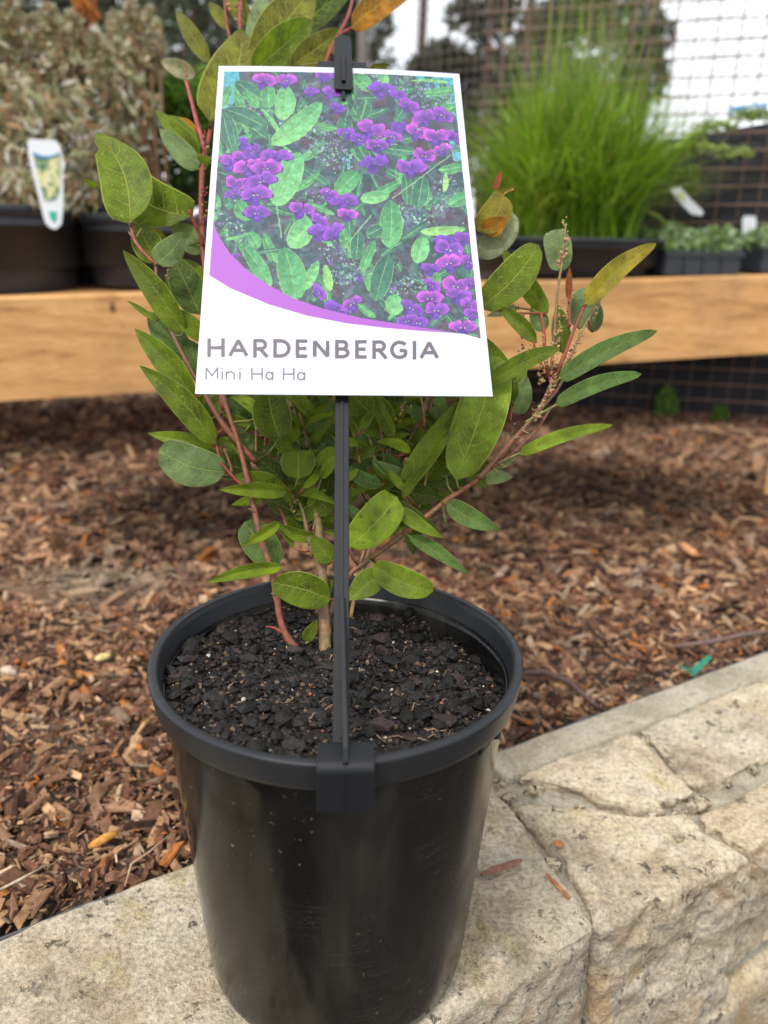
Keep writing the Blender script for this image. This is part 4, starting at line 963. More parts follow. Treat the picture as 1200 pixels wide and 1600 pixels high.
for _ in range(46):
    x, y = R.uniform(395, 720), R.uniform(630, 870); dx, dy = R.uniform(-28, 34), R.uniform(-80, -30)
    if x < 460 and y > 780: continue
    stem([(x, y), (x + dx * .4, y + dy * .5), (x + dx, y + dy)], 2.6, 1.4, R.choice([BRN, OLV, RBR]), R.choice([BRN, OLV, RED]), R.choice([.012, .025]), .03, 'twig')
SP = np.array([tuple(p_) for p_ in stem_pts])

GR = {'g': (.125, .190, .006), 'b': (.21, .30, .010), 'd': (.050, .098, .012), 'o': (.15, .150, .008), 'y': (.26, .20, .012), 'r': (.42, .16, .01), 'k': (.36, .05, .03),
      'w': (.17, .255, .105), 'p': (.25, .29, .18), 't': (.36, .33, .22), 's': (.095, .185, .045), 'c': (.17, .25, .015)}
def leaf(bx, by, tx, ty, wd, col, db=0.0, dt=0.0, roll=0.0, fold=.18, bend=.0, arch=.1, shape=(.47, .88), vein=.8, notch=None, lab=None, n_u=9, n_v=19):
    A, B_ = pl(bx, by, db), pl(tx, ty, dt)
    ax = B_ - A; Ln = ax.length; ax.normalize()
    mid = (A + B_) / 2; view = (CAM - mid).normalized()
    side = ax.cross(view).normalized(); nrm = side.cross(ax).normalized()
    if nrm.dot(view) < 0: nrm = -nrm
    side2 = side * math.cos(roll) + nrm * math.sin(roll); nrm2 = nrm * math.cos(roll) - side * math.sin(roll)
    half = wd * .99 * pxm(mid) / 2
    p0, p1 = shape; vm = p0 / (p0 + p1); mxv = vm ** p0 * (1 - vm) ** p1
    V, U, C = [], [], []; base = Vector(GR[col]); ph = R.uniform(0, 6.28); g = R.uniform(.85, 1.18)
    warm = R.uniform(-.06, .10)
    for j in range(n_v):
        v = j / (n_v - 1); vv_ = min(max(v, 1e-4), 1 - 1e-4)
        wv = vv_ ** p0 * (1 - vv_) ** p1 / mxv
        if j == n_v - 1: wv = .0
        if j == 0: wv = .05
        c_ = A + ax * Ln * v + side * (math.sin(math.pi * v) * bend * Ln) + nrm2 * (math.sin(math.pi * v) * arch * Ln * .5)
        for i_ in range(n_u):
            u = 2 * i_ / (n_u - 1) - 1; ws = wv
            if notch and ((u < 0) == (notch[0] < 0)):
                ws *= 1 - notch[2] * math.exp(-((v - notch[1]) / .035) ** 2)
            h = abs(u) * fold * half * 2 * wv + .05 * half * math.sin(ph + v * 11 + (1 if u > 0 else 0) * 2) * abs(u) ** 2 - .25 * half * fold * (u * u) * wv
            V.append(c_ + side2 * (u * half * ws) + nrm2 * h)
            U.append((.5 + u * .5, v))
            e = max(0, v - .85) * 2.0 * warm * 6
            C.append((base.x * g * (1 + max(0, e)), base.y * g, base.z * g, vein))
    ff = [(j * n_u + i_, j * n_u + i_ + 1, (j + 1) * n_u + i_ + 1, (j + 1) * n_u + i_) for j in range(n_v - 1) for i_ in range(n_u - 1)]
    # petiole to the nearest stem
    d2 = ((SP - np.array(A)) ** 2).sum(1); k_ = int(d2.argmin())
    tgt = Vector(SP[k_]) if d2[k_] < .028 ** 2 else A - ax * .006
    b_ = MB(); pcol = (.30, .10, .05) if R.random() < .5 else (.22, .22, .05)
    mid_ = A.lerp(tgt, .5) - ax * .001
    b_.tube([A + ax * .0006, mid_, tgt], [.00042, .00045, .0006], 5, (*pcol, 0))
    o_ = len(V); V += b_.v; U += [(.25, .5)] * len(b_.v); C += [(*pcol, 0.0)] * len(b_.v); ff += [tuple(o_ + q_ for q_ in f) for f in b_.f]
    o = link('leaf', mesh('leaf', V, ff, C, U, True), M_leaf, shrub)
    if lab: o['label'] = lab
    return o
LV = [
 # top group
 (326,188,378,45,80,'o',.015,.02,.1,.12,.06), (327,98,275,16,26,'o',.03,.03), (359,46,326,3,20,'o',.04,.04), (393,98,413,-14,34,'w',.04,.05),
 (396,100,492,-22,66,'o',.025,.03,.1,.2), (393,112,487,31,60,'g',.012,.015,-.15,.3), (425,115,489,28,34,'o',.02,.02), (455,104,536,46,40,'o',.015,.02), (548,44,645,-10,40,'r',.01,.015,.1,.1,-.06),
 (577,108,609,101,11,'o',.02,.02), (306,118,250,95,26,'t',.05,.05), (392,40,350,-20,30,'o',.04,.04), (440,60,560,-30,40,'d',.06,.06),
 # left group
 (313,245,243,172,27,'g',.02,.01), (308,214,274,184,24,'r',.03,.03), (311,238,262,180,32,'g',.028,.028), (311,264,248,200,34,'w',.018,.010,.1,.05), (327,252,306,246,14,'b',.01,.0),
 (203,349,151,206,80,'g',-.006,-.015,.0,.10,.10,.05,(.42,.80),1.0,(-1,.80,.45)), (300,338,200,241,78,'g',.007,.004,.0,.12,-.22,.15,(.36,.62),.9), (152,293,131,279,9,'b',.01,.0),
 (246,412,212,347,46,'g',.012,.01), (262,385,213,343,22,'y',.02,.02), (244,411,286,362,42,'w',-.002,-.006,.1,.06,.08), (320,392,268,350,40,'w',.02,.015), (288,520,192,391,40,'g',.002,-.010,.25,.3,.04), (313,492,268,397,52,'d',.02,.02), (322,455,287,405,34,'g',.03,.03), (322,532,272,481,30,'g',.004,.0),
 (247,502,198,469,10,'g',.01,.01), (292,562,231,486,50,'s',.025,.02), (304,622,210,513,42,'g',.006,.0,.2,.25,.04), (337,692,218,571,42,'g',-.002,-.010,.1,.2,.05), (322,592,287,527,40,'s',.012,.01), (325,657,260,590,44,'g',.015,.012), (300,470,262,420,44,'g',.03,.03),
 (326,646,352,612,32,'s',.015,.01), (352,737,248,702,64,'w',.002,-.010,.0,.08,-.08,.1,(.40,.36),.6), (334,697,230,677,26,'c',.012,.008), (352,680,394,722,42,'g',.02,.02), (338,687,397,707,15,'g',.01,.01),
 (404,670,356,620,36,'s',.02,.02), (438,686,419,612,60,'g',-.002,-.006,.1,.12,-.04,.1,(.4,.4),.9), (447,755,390,703,32,'d',.012,.006), (449,768,341,765,26,'b',.0,-.008,.3,.3,.04), (442,762,362,744,36,'g',.008,.004), (466,748,466,704,54,'g',.0,.0,.1,.1,0,.1,(.36,.25)), (524,700,485,731,20,'b',.0,.0),
 (516,715,488,670,42,'d',.01,.01), (412,776,361,789,17,'b',.005,.0), (434,884,382,815,54,'s',.012,.012,.1,.1,0,.1,(.4,.4)), (436,816,378,853,20,'b',-.004,-.008,.3,.3), (440,885,321,911,24,'b',-.002,-.010,.3,.3,.06), (516,936,425,910,56,'g',-.004,-.010,.2,.12,.05,.15,(.42,.48)),
 (520,878,484,836,34,'g',.004,.002), (518,802,490,774,34,'g',.01,.01), (477,1002,496,968,20,'g',.0,-.002), (500,928,520,905,22,'g',.01,.01), (460,800,412,776,30,'d',.02,.02),
 # centre right
 (610,674,543,612,62,'g',.01,.01), (616,682,585,612,24,'c',.0,.0,.4,.3), (600,676,546,712,44,'s',.014,.012), (600,668,614,610,34,'g',.02,.02), (628,768,732,612,40,'g',.004,.0,.35,.35,.03), (632,716,540,732,26,'s',.02,.02), (632,744,552,742,26,'s',.02,.022), (668,752,690,700,34,'g',.015,.015),
 (712,749,778,556,78,'c',-.002,.004,.0,.12,.02,.08,(.42,.44),.8), (622,768,693,778,34,'d',.012,.012), (620,784,690,834,17,'d',.006,.0), (622,796,693,841,24,'c',-.004,-.010,.3,.3,.06), (698,786,784,829,33,'s',.0,-.006,.1,.2,.05), (640,838,734,899,24,'s',-.002,-.008,.3,.3), (544,853,620,775,62,'c',-.006,-.012,.0,.08,.05,.1,(.42,.30),.45),
 (583,884,677,924,46,'g',-.004,-.010,.1,.15,.06,.1,(.42,.40)), (592,896,543,938,42,'c',.0,-.004), (728,752,660,758,20,'d',.01,.01), (541,690,560,695,14,'b',.0,.0), (538,752,561,732,13,'b',.0,-.002), (665,700,634,708,20,'p',.03,.03), (702,648,668,666,18,'p',.03,.03), (690,700,735,690,22,'p',.025,.025),
 # right group
 (786,303,747,362,48,'y',.012,.010,.0,.1,-.1,.1,(.4,.3),1.0), (753,358,792,340,32,'r',.010,.008,.0,.1,.1), (750,405,800,331,46,'p',.02,.02,.1,.1,.06,.1,(.4,.4)), (773,298,783,267,10,'k',.012,.01), (776,300,804,293,7,'y',.012,.01), (750,482,841,382,58,'g',.002,-.004,.0,.10,.05,.1,(.42,.5),1.0),
 (856,489,783,388,32,'g',.014,.02,.1,.15), (839,532,776,477,26,'c',.0,.004,.3,.3,.06), (808,480,760,494,16,'p',.02,.02), (874,424,864,359,42,'w',.006,.004,.0,.05,.05,.1,(.38,.32),.6), (876,424,888,380,24,'w',.012,.012), (914,475,1026,380,34,'y',-.002,-.012,.1,.15,-.05,.1,(.3,.62),.8),
 (905,514,922,450,46,'w',.012,.010,.1,.1,0,.1,(.4,.35),.5), (888,468,890,417,11,'k',-.002,-.004), (880,552,872,476,30,'g',.016,.016), (873,593,1027,517,32,'s',-.003,-.014,.15,.12,-.04,.1,(.3,.55),.7), (868,632,1003,584,27,'s',-.004,-.014,.15,.12,-.05,.1,(.28,.5),.5), (760,602,875,543,30,'g',-.004,-.010,.2,.25,-.03,.1,(.42,.6)),
 (811,710,958,664,22,'c',-.004,-.012,.25,.2,-.03,.1,(.35,.6),.4), (801,630,760,528,42,'g',.008,.008), (808,648,824,588,32,'w',.014,.012), (770,728,812,702,24,'w',.008,.006), (850,518,832,474,28,'w',.02,.02), (925,520,935,470,26,'w',.014,.014), (795,620,820,560,30,'g',.02,.02)]
for L_ in LV:
    leaf(*L_, lab=('orange brown young leaf' if L_[5] == 'r' else 'furled red young leaf' if L_[5] == 'k' else None))
# inner leaves deeper in the bush
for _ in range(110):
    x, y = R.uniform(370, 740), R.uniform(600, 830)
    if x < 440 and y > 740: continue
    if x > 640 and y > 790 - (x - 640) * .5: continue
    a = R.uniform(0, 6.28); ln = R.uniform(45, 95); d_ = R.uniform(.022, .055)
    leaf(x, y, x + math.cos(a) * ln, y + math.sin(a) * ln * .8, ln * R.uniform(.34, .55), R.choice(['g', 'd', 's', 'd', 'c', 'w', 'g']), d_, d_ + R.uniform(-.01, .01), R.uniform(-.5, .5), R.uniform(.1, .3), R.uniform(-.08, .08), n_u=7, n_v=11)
for _ in range(70):
    x, y = R.uniform(385, 700), R.uniform(650, 860)
    if x < 455 and y > 750: continue
    if x > 600 and y > 800 - (x - 600) * .6: continue
    if 505 < x < 550: continue
    a = R.choice([R.uniform(-2.9, -1.9), R.uniform(-1.2, -.1)]); ln = R.uniform(38, 72); d_ = R.uniform(.0, .012)
    leaf(x, y, x + math.cos(a) * ln, y + math.sin(a) * ln, ln * R.uniform(.22, .34), R.choice(['g', 'c', 'b', 'c', 's', 'g']), d_, d_ + R.uniform(-.008, .004), R.uniform(-.4, .4), R.uniform(.2, .4), R.uniform(-.10, .10), n_u=7, n_v=13)
for _ in range(75):
    x, y = R.uniform(375, 735), R.uniform(625, 850)
    if x < 450 and y > 740: continue
    if x > 620 and y > 800 - (x - 620) * .55: continue
    a = R.choice([R.uniform(-2.8, -1.9), R.uniform(-1.3, -.2), R.uniform(-.3, .5)]); ln = R.uniform(35, 70); d_ = R.uniform(.010, .030)
    leaf(x, y, x + math.cos(a) * ln, y + math.sin(a) * ln, ln * R.uniform(.24, .38), R.choice(['g', 'c', 's', 'b', 'c', 'w', 'g']), d_, d_ + R.uniform(-.012, .008), R.uniform(-.4, .4), R.uniform(.15, .35), R.uniform(-.08, .08), n_u=7, n_v=11)
for _ in range(34):                              # behind the card and its right edge, seen only from the side
    x, y = R.uniform(350, 740), R.uniform(60, 600); a = R.uniform(-2.6, -.5); ln = R.uniform(60, 110); d_ = R.uniform(.03, .06)
    if y < 190 or not (345 + (x < 0) < x + math.cos(a) * ln * .7 < 700) or y + math.sin(a) * ln < 120: continue
    x = min(x, 690)
    leaf(x, y, x + math.cos(a) * ln * .7, y + math.sin(a) * ln, ln * .45, R.choice(['g', 'd', 'o']), d_, d_, R.uniform(-.4, .4), n_u=7, n_v=11)
for pts in ([(440, 590), (430, 480), (420, 360), (400, 220), (374, 60)], [(455, 640), (500, 500), (520, 350), (515, 200), (508, 110)], [(690, 560), (720, 470), (745, 400), (775, 345)]):
    stem(pts, 4, 3, RBR, RED, .03, .02)
for _ in range(26):
    x, y = R.uniform(400, 700), R.uniform(650, 850)
    if x < 450 and y > 760: continue
    if x > 600 and y > 800 - (x - 600) * .6: continue
    dx, dy = R.uniform(-22, 30), R.uniform(-70, -35)
    stem([(x, y), (x + dx * .35, y + dy * .5), (x + dx, y + dy)], 2.2, 1.2, R.choice([BRN, OLV, RBR]), R.choice([(.26, .15, .05), OLV, RED]), .008, .010, 'twig')
# flower bud spikes
def spike(pts, n_, r0, col=(.34, .20, .09), off_=-.002):
    P = [pl(x, y, off_) for x, y in pts]; b_ = MB()
    for k in range(n_):
        f = (k + R.random()) / n_ * (len(P) - 1); i_ = min(int(f), len(P) - 2); p_ = P[i_].lerp(P[i_ + 1], f - i_)
        ax = (P[i_ + 1] - P[i_]).normalized(); q = Vector((R.gauss(0, 1), R.gauss(0, 1), R.gauss(0, 1))); q = (q - ax * q.dot(ax)).normalized()
        rr_ = r0 * R.uniform(.6, 1.15) * (1.1 - .5 * k / n_); M3 = (q * .8 + ax).normalized().to_track_quat('Z', 'Y').to_matrix()
        c_ = tuple(v * R.uniform(.7, 1.3) for v in (col if R.random() < .7 else (.30, .24, .08)))
        b_.blob(p_ + q * rr_ * 1.5, (rr_ * .65, rr_ * .65, rr_ * 1.25), M3, c_, .06)
        if k % 2 == 0: b_.tube([p_, p_ + q * rr_ * 1.6], .00016, 4, c_)
    b_.build('flower_buds', M_stem, shrub, True)
spike([(876, 420), (880, 390), (884, 365), (883, 340)], 26, .00105, (.42, .20, .12))
spike([(926, 498), (930, 478), (934, 468)], 10, .0008)
spike([(868, 545), (874, 510), (880, 465)], 26, .0010)
spike([(845, 600), (850, 560), (846, 520)], 22, .0009, (.36, .24, .10))
spike([(885, 570), (900, 540), (915, 510)], 22, .0009, (.36, .22, .10))
spike([(862, 615), (866, 580), (870, 545)], 22, .0009, (.36, .20, .10))
spike([(835, 655), (850, 632), (862, 605)], 24, .0009, (.38, .26, .10))
spike([(805, 580), (815, 535), (818, 500), (808, 478)], 22, .00075, (.12, .08, .06), .012)
spike([(852, 620), (864, 600), (868, 560)], 16, .0008, (.40, .16, .12))
spike([(620, 660), (628, 640), (634, 628)], 10, .0008)
spike([(262, 440), (258, 415), (262, 395)], 10, .0007, (.34, .20, .07), .012)
spike([(268, 356), (270, 340), (266, 332)], 8, .0007, (.30, .10, .08), .012)
spike([(355, 18), (350, 0), (356, -10)], 8, .0012, (.42, .16, .10), .03)
spike([(374, 42), (371, 20), (376, 0), (380, -10)], 20, .0013, (.40, .07, .05), .03)
spike([(292, 130), (288, 100), (286, 68)], 10, .0007, (.36, .05, .05), .02)
spike([(316, 245), (322, 222), (318, 205)], 16, .001, (.28, .06, .04), .018)
spike([(320, 345), (318, 310), (322, 290)], 14, .001, (.28, .05, .04), .016)
for (x, y) in ((420, 735), (445, 690), (520, 660), (560, 660), (575, 790), (560, 830), (640, 700), (660, 660), (510, 740), (480, 860), (900, 545), (885, 505), (826, 560), (846, 600), (895, 470), (470, 760), (455, 800), (480, 840), (465, 700), (500, 690), (640, 640), (600, 730), (745, 745), (800, 690), (836, 655), (785, 705)):
    spike([(x, y), (x + R.uniform(-12, 12), y - 30)], 9, .0007, (.22, .16, .05), .01)
# hanging thin red bud leaf tip at top left and stipules along the right branch
for (x, y, dx, dy) in ((776, 722, 16, 8), (770, 730, 12, 14), (800, 686, 14, -4), (832, 650, 16, 2), (815, 672, 12, 6), (210, 375, -10, -14), (213, 372, 8, -16), (398, 800, -10, -6), (432, 930, -9, -3)):
    b_ = MB(); b_.tube([pl(x, y, -.001), pl(x + dx, y + dy, -.004)], [.0006, .0001], 5, (.32, .22, .10)); b_.build('stipule', M_stem, shrub, True)

# ------------------------------------------------------------------ leaf clouds for the background
def cloud(n, centre, rad, size, pal, seed, hollow=.0, updir=0.0, elong=2.2, cull=-.22):
    g = np.random.default_rng(seed)
    d = g.normal(size=(n, 3)); d /= np.linalg.norm(d, axis=1)[:, None]; r = g.random(n) ** (1 / 3) * (1 - hollow) + hollow
    p = d * r[:, None]; wob_ = 1 + .35 * fbm(d * 2.2 + seed, 3, seed); p = p * wob_[:, None]
    keep = fbm(p * 3.3 + seed * 1.7, 3, seed + 5) > cull; p = p[keep]; n = len(p)
    p = p * np.array(rad) + np.array(centre)
    a = g.normal(size=(n, 3)); a[:, 2] += updir; a /= np.linalg.norm(a, axis=1)[:, None]
    b_ = np.cross(a, g.normal(size=(n, 3))); b_ /= np.linalg.norm(b_, axis=1)[:, None]
    c_ = np.cross(a, b_)
    s = size * (.6 + .8 * g.random(n))[:, None]
    V = np.stack([p - a * s * .5, p + b_ * s / elong * .5 + c_ * s * .08, p + a * s * .5, p - b_ * s / elong * .5 + c_ * s * .08], 1).reshape(-1, 3)
    k = np.arange(n) * 4; Fq = np.stack([k, k + 1, k + 2, k + 3], 1)
    pal = np.array(pal); C = pal[g.integers(0, len(pal), n)] * (.7 + .6 * g.random((n, 1)))
    return V, Fq, np.repeat(C, 4, 0)
def cloud_obj(name, parts, parent):
    VV, FF, CC, o_ = [], [], [], 0
    for V, Fq, C in parts: VV.append(V); FF.append(Fq + o_); CC.append(C); o_ += len(V)
    o = link(name, mesh(name, np.vstack(VV), np.vstack(FF), np.vstack(CC)), M_far, parent); o['kind'] = 'stuff'; return o

# ------------------------------------------------------------------ the bench
bench = None
def wood_mat():
    mt, t, p = newmat('fresh pine board'); co = objco(t)
    g1 = noise_n(t, mapv(t, co, (1.4, 30, 60)), 1.0, 6, .6, .8); g2 = noise_n(t, mapv(t, co, (3, 200, 300)), 1.0, 3)
    big = noise_n(t, co, 4.5, 4, .6, .4)
    c = ramp(t, g1, [(.30, (.34, .17, .06)), (.45, (.57, .30, .11)), (.56, (.64, .35, .14)), (.7, (.72, .43, .19))])
    c = mixc(t, ramp(t, big, [(.52, 0.0), (.70, .6)]), c, (.30, .17, .075))
    c = mixc(t, 1.0, c, ramp(t, g2, [(.3, .85), (.7, 1.1)]), 'MULTIPLY')
    t.links.new(c, p.inputs['Base Color']); p.inputs['Roughness'].default_value = .7; p.inputs['Specular IOR Level'].default_value = .3
    bump(t, p, g1, .3, .001); return mt
M_wood = wood_mat()
TL, TR = ony(0, 464, .75), ony(1200, 430, 1.05); BL, BR = ony(0, 627, .75), ony(1200, 552, 1.05)
dirr = TR - TL; e0, e1 = -.35, 1.35
bench = empty('timber_bench', TL.lerp(TR, .5) - Vector((0, 0, .3)), 'long pine timber plant bench holding the nursery pots', 'bench')
A0, A1 = TL + dirr * e0, TL + dirr * e1
bd_ = BR - BL; B0, B1_ = BL + bd_ * e0, BL + bd_ * e1
back = Vector((-dirr.y, dirr.x, 0)).normalized()
th_ = .028
b = MB(); n_ = 40; vv = []
for k in range(n_ + 1):
    f = k / n_; a, c_ = A0.lerp(A1, f), B0.lerp(B1_, f)
    vv += [c_, a - Vector((0, 0, .003)), a + back * .003, a + back * th_, c_ + back * th_]
ff = []
for k in range(n_):
    for e in range(5): ff.append((5 * k + e, 5 * k + (e + 1) % 5, 5 * k + 5 + (e + 1) % 5, 5 * k + 5 + e))
ff += [tuple(range(5)), tuple(5 * n_ + e for e in range(5))[::-1]]
b.add(vv, ff); b.build('front_rail', M_wood, bench)
# knot
mt = simple('dark pine knot', (.22, .11, .05), .7, .3, .4, 200)
for kx, ky, kY, kr in ((186, 505, .79, (.006, .0012, .014)), (62, 548, .765, (.009, .0012, .010)), (175, 478, .785, (.004, .0012, .010)), (1010, 520, 1.0, (.006, .0012, .006))):
    kb = MB(); kb.blob(ony(kx, ky, kY) - back * .0006, kr, None, (.2, .09, .03), .15); kb.build('knot', mt, bench, True)
# slatted top boards and legs
for k in range(4):
    o0 = th_ + .012 + k * .085; b = MB(); vv = []
    for f in (0, 1):
        a = A0.lerp(A1, f)
        for (q, z) in ((o0, -.020), (o0 + .075, -.020), (o0 + .075, -.002), (o0, -.002)): vv.append(a + back * q + Vector((0, 0, z)))
    b.add(vv, [(0, 1, 2, 3), (7, 6, 5, 4), (0, 4, 5, 1), (1, 5, 6, 2), (2, 6, 7, 3), (3, 7, 4, 0)]); b.build('top_board', M_wood, bench, False, .001)
for f in (-.25, 1.28):
    for q in (th_ + .03, .33):
        a = TL + dirr * f + back * q; b = MB(); b.box((a.x, a.y, (a.z - .02) / 2 - .01), .06, .04, a.z - .02 + .02); b.build('leg', M_wood, bench)

# pots on the bench
def top_at(px_, q):                                  # point on bench top at frame column px_, q metres behind the front edge
    f = None
    best = None
    for k in range(0, 400):
        f = -.3 + k * .004; a = TL + dirr * f + back * q; d = a - CAM; x = 600 + F * d.dot(rt) / d.dot(fw)
        if best is None or abs(x - px_) < best[0]: best = (abs(x - px_), a)
    return best[1]
def black_pot(px_, q, r, h, label, group=None, nm='nursery_pot', wet=True):
    a = top_at(px_, q); E_ = empty(nm, a, label, 'pot', group)
    b_ = MB(); pr = [(0, .001), (r * .82, .001), (r * .84, .004), (r * .97, h * .88), (r * .955, h * .9), (r * .955, h * .3), (0, h * .3)]
    b_.lathe(pr, a, 56); b_.build('pot_body', M_nursery, E_, True)
    b_ = MB(); pr = [(r * .975, h * .87), (r * 1.0, h * .88), (r * 1.005, h * .97), (r, h), (r * .965, h), (r * .955, h * .93)]; b_.lathe(pr, a, 56); b_.build('pot_rim', M_nursery, E_, True)
    b_ = MB(); b_.lathe([(0, h * .84), (r * .5, h * .86), (r * .95, h * .84)], a, 24, (.03, .02, .015)); b_.build('soil', M_soil, E_)
    return E_, a
def bigpot(px_c, px_w, ytop, q, label, group='black nursery pots on the bench'):
    a = top_at(px_c, q); r = px_w / 2 * pxm(a); h = ony(px_c, ytop, a.y).z - a.z
    E_, a = black_pot(px_c, q, r, h, label, group); return E_, a, r, h
pA, aA, rA, hA = bigpot(-15, 300, 322, .17, 'large black nursery pot at the far left with a hanging white and green tag')
pB, aB, rB, hB = bigpot(262, 250, 338, .16, 'smaller black nursery pot right of the large one, under dark green foliage')
pG, aG, rG, hG = bigpot(885, 290, 372, .17, 'wide black nursery pot holding the bright green grass clump')
SIL = [(.60, .58, .40), (.48, .44, .27), (.40, .25, .13), (.80, .78, .68), (.24, .23, .11), (.50, .32, .17), (.40, .42, .22)]
def bush(name, label, cat, base, blobs, n, size, pal, seed, group=None, updir=.3, stems=7, scol=(.18, .10, .06), elong=2.4):
    E_ = empty(name, base, label, cat, group); parts = []
    for k, (c_, rad) in enumerate(blobs): parts.append(cloud(n, c_, rad, size, pal, seed + k, 0, updir, elong))
    cloud_obj('foliage', parts, E_)
    b_ = MB()
    for k in range(stems):
        c_, rad = blobs[k % len(blobs)]; tgt = Vector(c_) + Vector((R.uniform(-.6, .6) * rad[0], R.uniform(-.6, .6) * rad[1], R.uniform(.1, .8) * rad[2]))
        b0 = Vector(base) + Vector((R.uniform(-.01, .01), R.uniform(-.01, .01), 0)); b_.tube([b0, b0.lerp(tgt, .5) + Vector((0, 0, .02)), tgt], [.003, .002, .001], 5, scol)
    b_.build('stem', M_stem, E_, True); return E_
def blobpx(x, y, Y, rx, ry, rz=None):
    c_ = ony(x, y, Y); k = pxm(c_); return (tuple(c_), (rx * k, (rz or rx) * k, ry * k))
YA = aA.y
black_pot(150, .31, .075, .13, 'black nursery pot standing behind the gap between the two left pots', 'black nursery pots on the bench')
bush('silver_shrub', 'bushy silver and brown leaved shrub in the large pot at the far left', 'shrub', aA + Vector((0, 0, hA * .8)),
     [blobpx(40, 235, YA, 120, 105, 100), blobpx(-40, 150, YA + .03, 100, 110), blobpx(120, 190, YA + .05, 95, 110), blobpx(90, 110, YA + .08, 55, 55), blobpx(0, 90, YA + .05, 40, 60), blobpx(40, 300, YA - .02, 110, 40), blobpx(-60, 260, YA, 90, 80)] + [blobpx(x_, y_, YA + .04, 9, 34) for x_, y_ in ((20, 40), (52, 70), (80, 48), (100, 78), (150, 88), (168, 110), (-5, 55), (118, 60))], 1500, .021, SIL, 101, None, .9, 20, (.20, .10, .05), 3.6)
bush('silver_shrub', 'wispy narrow silver brown shrub between the hanging white label and the card', 'shrub', aB + Vector((0, 0, hB * .8)),
     [blobpx(190, 190, aB.y + .03, 60, 80), blobpx(205, 110, aB.y + .07, 50, 45), blobpx(180, 280, aB.y, 60, 50)] + [blobpx(x_, y_, aB.y + .06, 8, 34) for x_, y_ in ((180, 60), (205, 38), (232, 52), (246, 78), (192, 90))], 900, .020, SIL, 131, None, .9, 12, (.20, .10, .05), 3.6)
DG = [(.035, .07, .012), (.05, .10, .015), (.025, .05, .012), (.07, .13, .02)]
BG = [(.16, .32, .02), (.12, .25, .02), (.20, .36, .03), (.07, .15, .02)]
bush('green_shrub', 'dense dark green shrub with bright tips left of the card', 'shrub', aB + Vector((.05, .2, hB * .5)),
     [blobpx(255, 255, aB.y + .14, 85, 85), blobpx(330, 250, aB.y + .16, 80, 110)], 1800, .014, DG, 151, None, .6, 8)
bush('lime_shrub', 'bright lime green shrub top showing left of the card behind the dark shrub', 'shrub', aB + Vector((.10, .32, 0)),
     [blobpx(262, 150, aB.y + .12, 60, 34), blobpx(320, 165, aB.y + .14, 70, 46), blobpx(300, 230, aB.y + .2, 90, 90)], 1700, .015, BG, 161, None, .6, 8)
# tall orange shoot
E_ = empty('orange_shoot', ony(140, 300, 1.2), 'tall upright shoot with orange new leaves above the silver shrub', 'plant')
b = MB(); P_ = [ony(142, 330, 1.2), ony(140, 200, 1.2), ony(137, 120, 1.2), ony(134, 60, 1.2), ony(130, 5, 1.2)]; b.tube(P_, [.007, .006, .006, .005, .003], 7, (.22, .09, .05)); b.build('stem', M_stem, E_, True)
cloud_obj('foliage', [cloud(160, ony(133, 20, 1.2), (.016, .016, .03), .020, [(.52, .20, .04), (.42, .14, .04)], 181, 0, 2.0), cloud(140, ony(138, 75, 1.2), (.013, .013, .06), .016, [(.40, .15, .05), (.30, .12, .05)], 182, 0, 2.0)], E_)

# tag hanging on the left pot
def tagshape(name, label, pts_, Y, colr, parts_, group=None, th=.0006):
    E_ = empty(name, ony(pts_[0][0], pts_[0][1], Y), label, 'plant tag', group)
    def plate(nm, pts, dy, mat):
        P = [ony(x, y, Y + dy) for x, y in pts]; n = len(P)
        P2 = [p_ + Vector((0, th, 0)) for p_ in P]; me = mesh(nm, P + P2, [tuple(range(n)), tuple(range(n, 2 * n))[::-1]] + [(i_, n + i_, n + (i_ + 1) % n, (i_ + 1) % n) for i_ in range(n)])
        return link(nm, me, mat, E_)
    plate('tag_blade', pts_, 0, colr)
    for nm, pts, mat, dy in parts_: plate(nm, pts, dy, mat)
    return E_
M_white = simple('white plastic label', (.72, .74, .76), .45, .5, .05, 30)
M_tgreen = simple('green print', (.03, .42, .28), .5, .4, .1, 30)
M_blue = simple('blue print', (.05, .22, .42), .5, .4, .1, 30)
def tagpic():
    mt, t, p = newmat('leafy label print'); n = noise_n(t, objco(t), 95, 3, .6, .6)
    c = ramp(t, n, [(.32, (.04, .13, .10)), (.46, (.20, .30, .12)), (.56, (.62, .60, .28)), (.7, (.75, .72, .5))]); t.links.new(c, p.inputs['Base Color']); p.inputs['Roughness'].default_value = .5; return mt
M_tagpic = tagpic()
Yt = aA.y - rA * .93
tagshape('plant_label', 'tapered white label with leafy picture hung over the far left pot rim', [(46, 217), (86, 219), (93, 226), (98, 245), (99, 322), (97, 340), (96, 350), (88, 358), (80, 357), (72, 350), (67, 336), (64, 322), (50, 268), (44, 240), (43, 222)], Yt, M_white,
         [('picture', [(52, 240), (62, 246), (78, 247), (93, 240), (94, 262), (92, 300), (86, 312), (70, 314), (60, 280)], M_tagpic, -.0011), ('blue_band', [(51, 237), (64, 243), (78, 244), (93, 238), (93, 240), (78, 248), (62, 247), (52, 243)], M_blue, -.0018), ('green_tip', [(76, 330), (88, 330), (88, 342), (84, 348), (78, 340)], M_tgreen, -.0011)])
tagshape('plant_label', 'tilted white label with a yellow spot beside the grass clump', [(1047, 296), (1062, 292), (1080, 312), (1099, 330), (1097, 337), (1080, 334), (1064, 318)], aG.y - .02, M_white,
         [('yellow_spot', [(1057, 302), (1066, 300), (1072, 312), (1064, 312)], simple('yellow print', (.62, .60, .20), .5, .4, .1, 30), -.0011)])
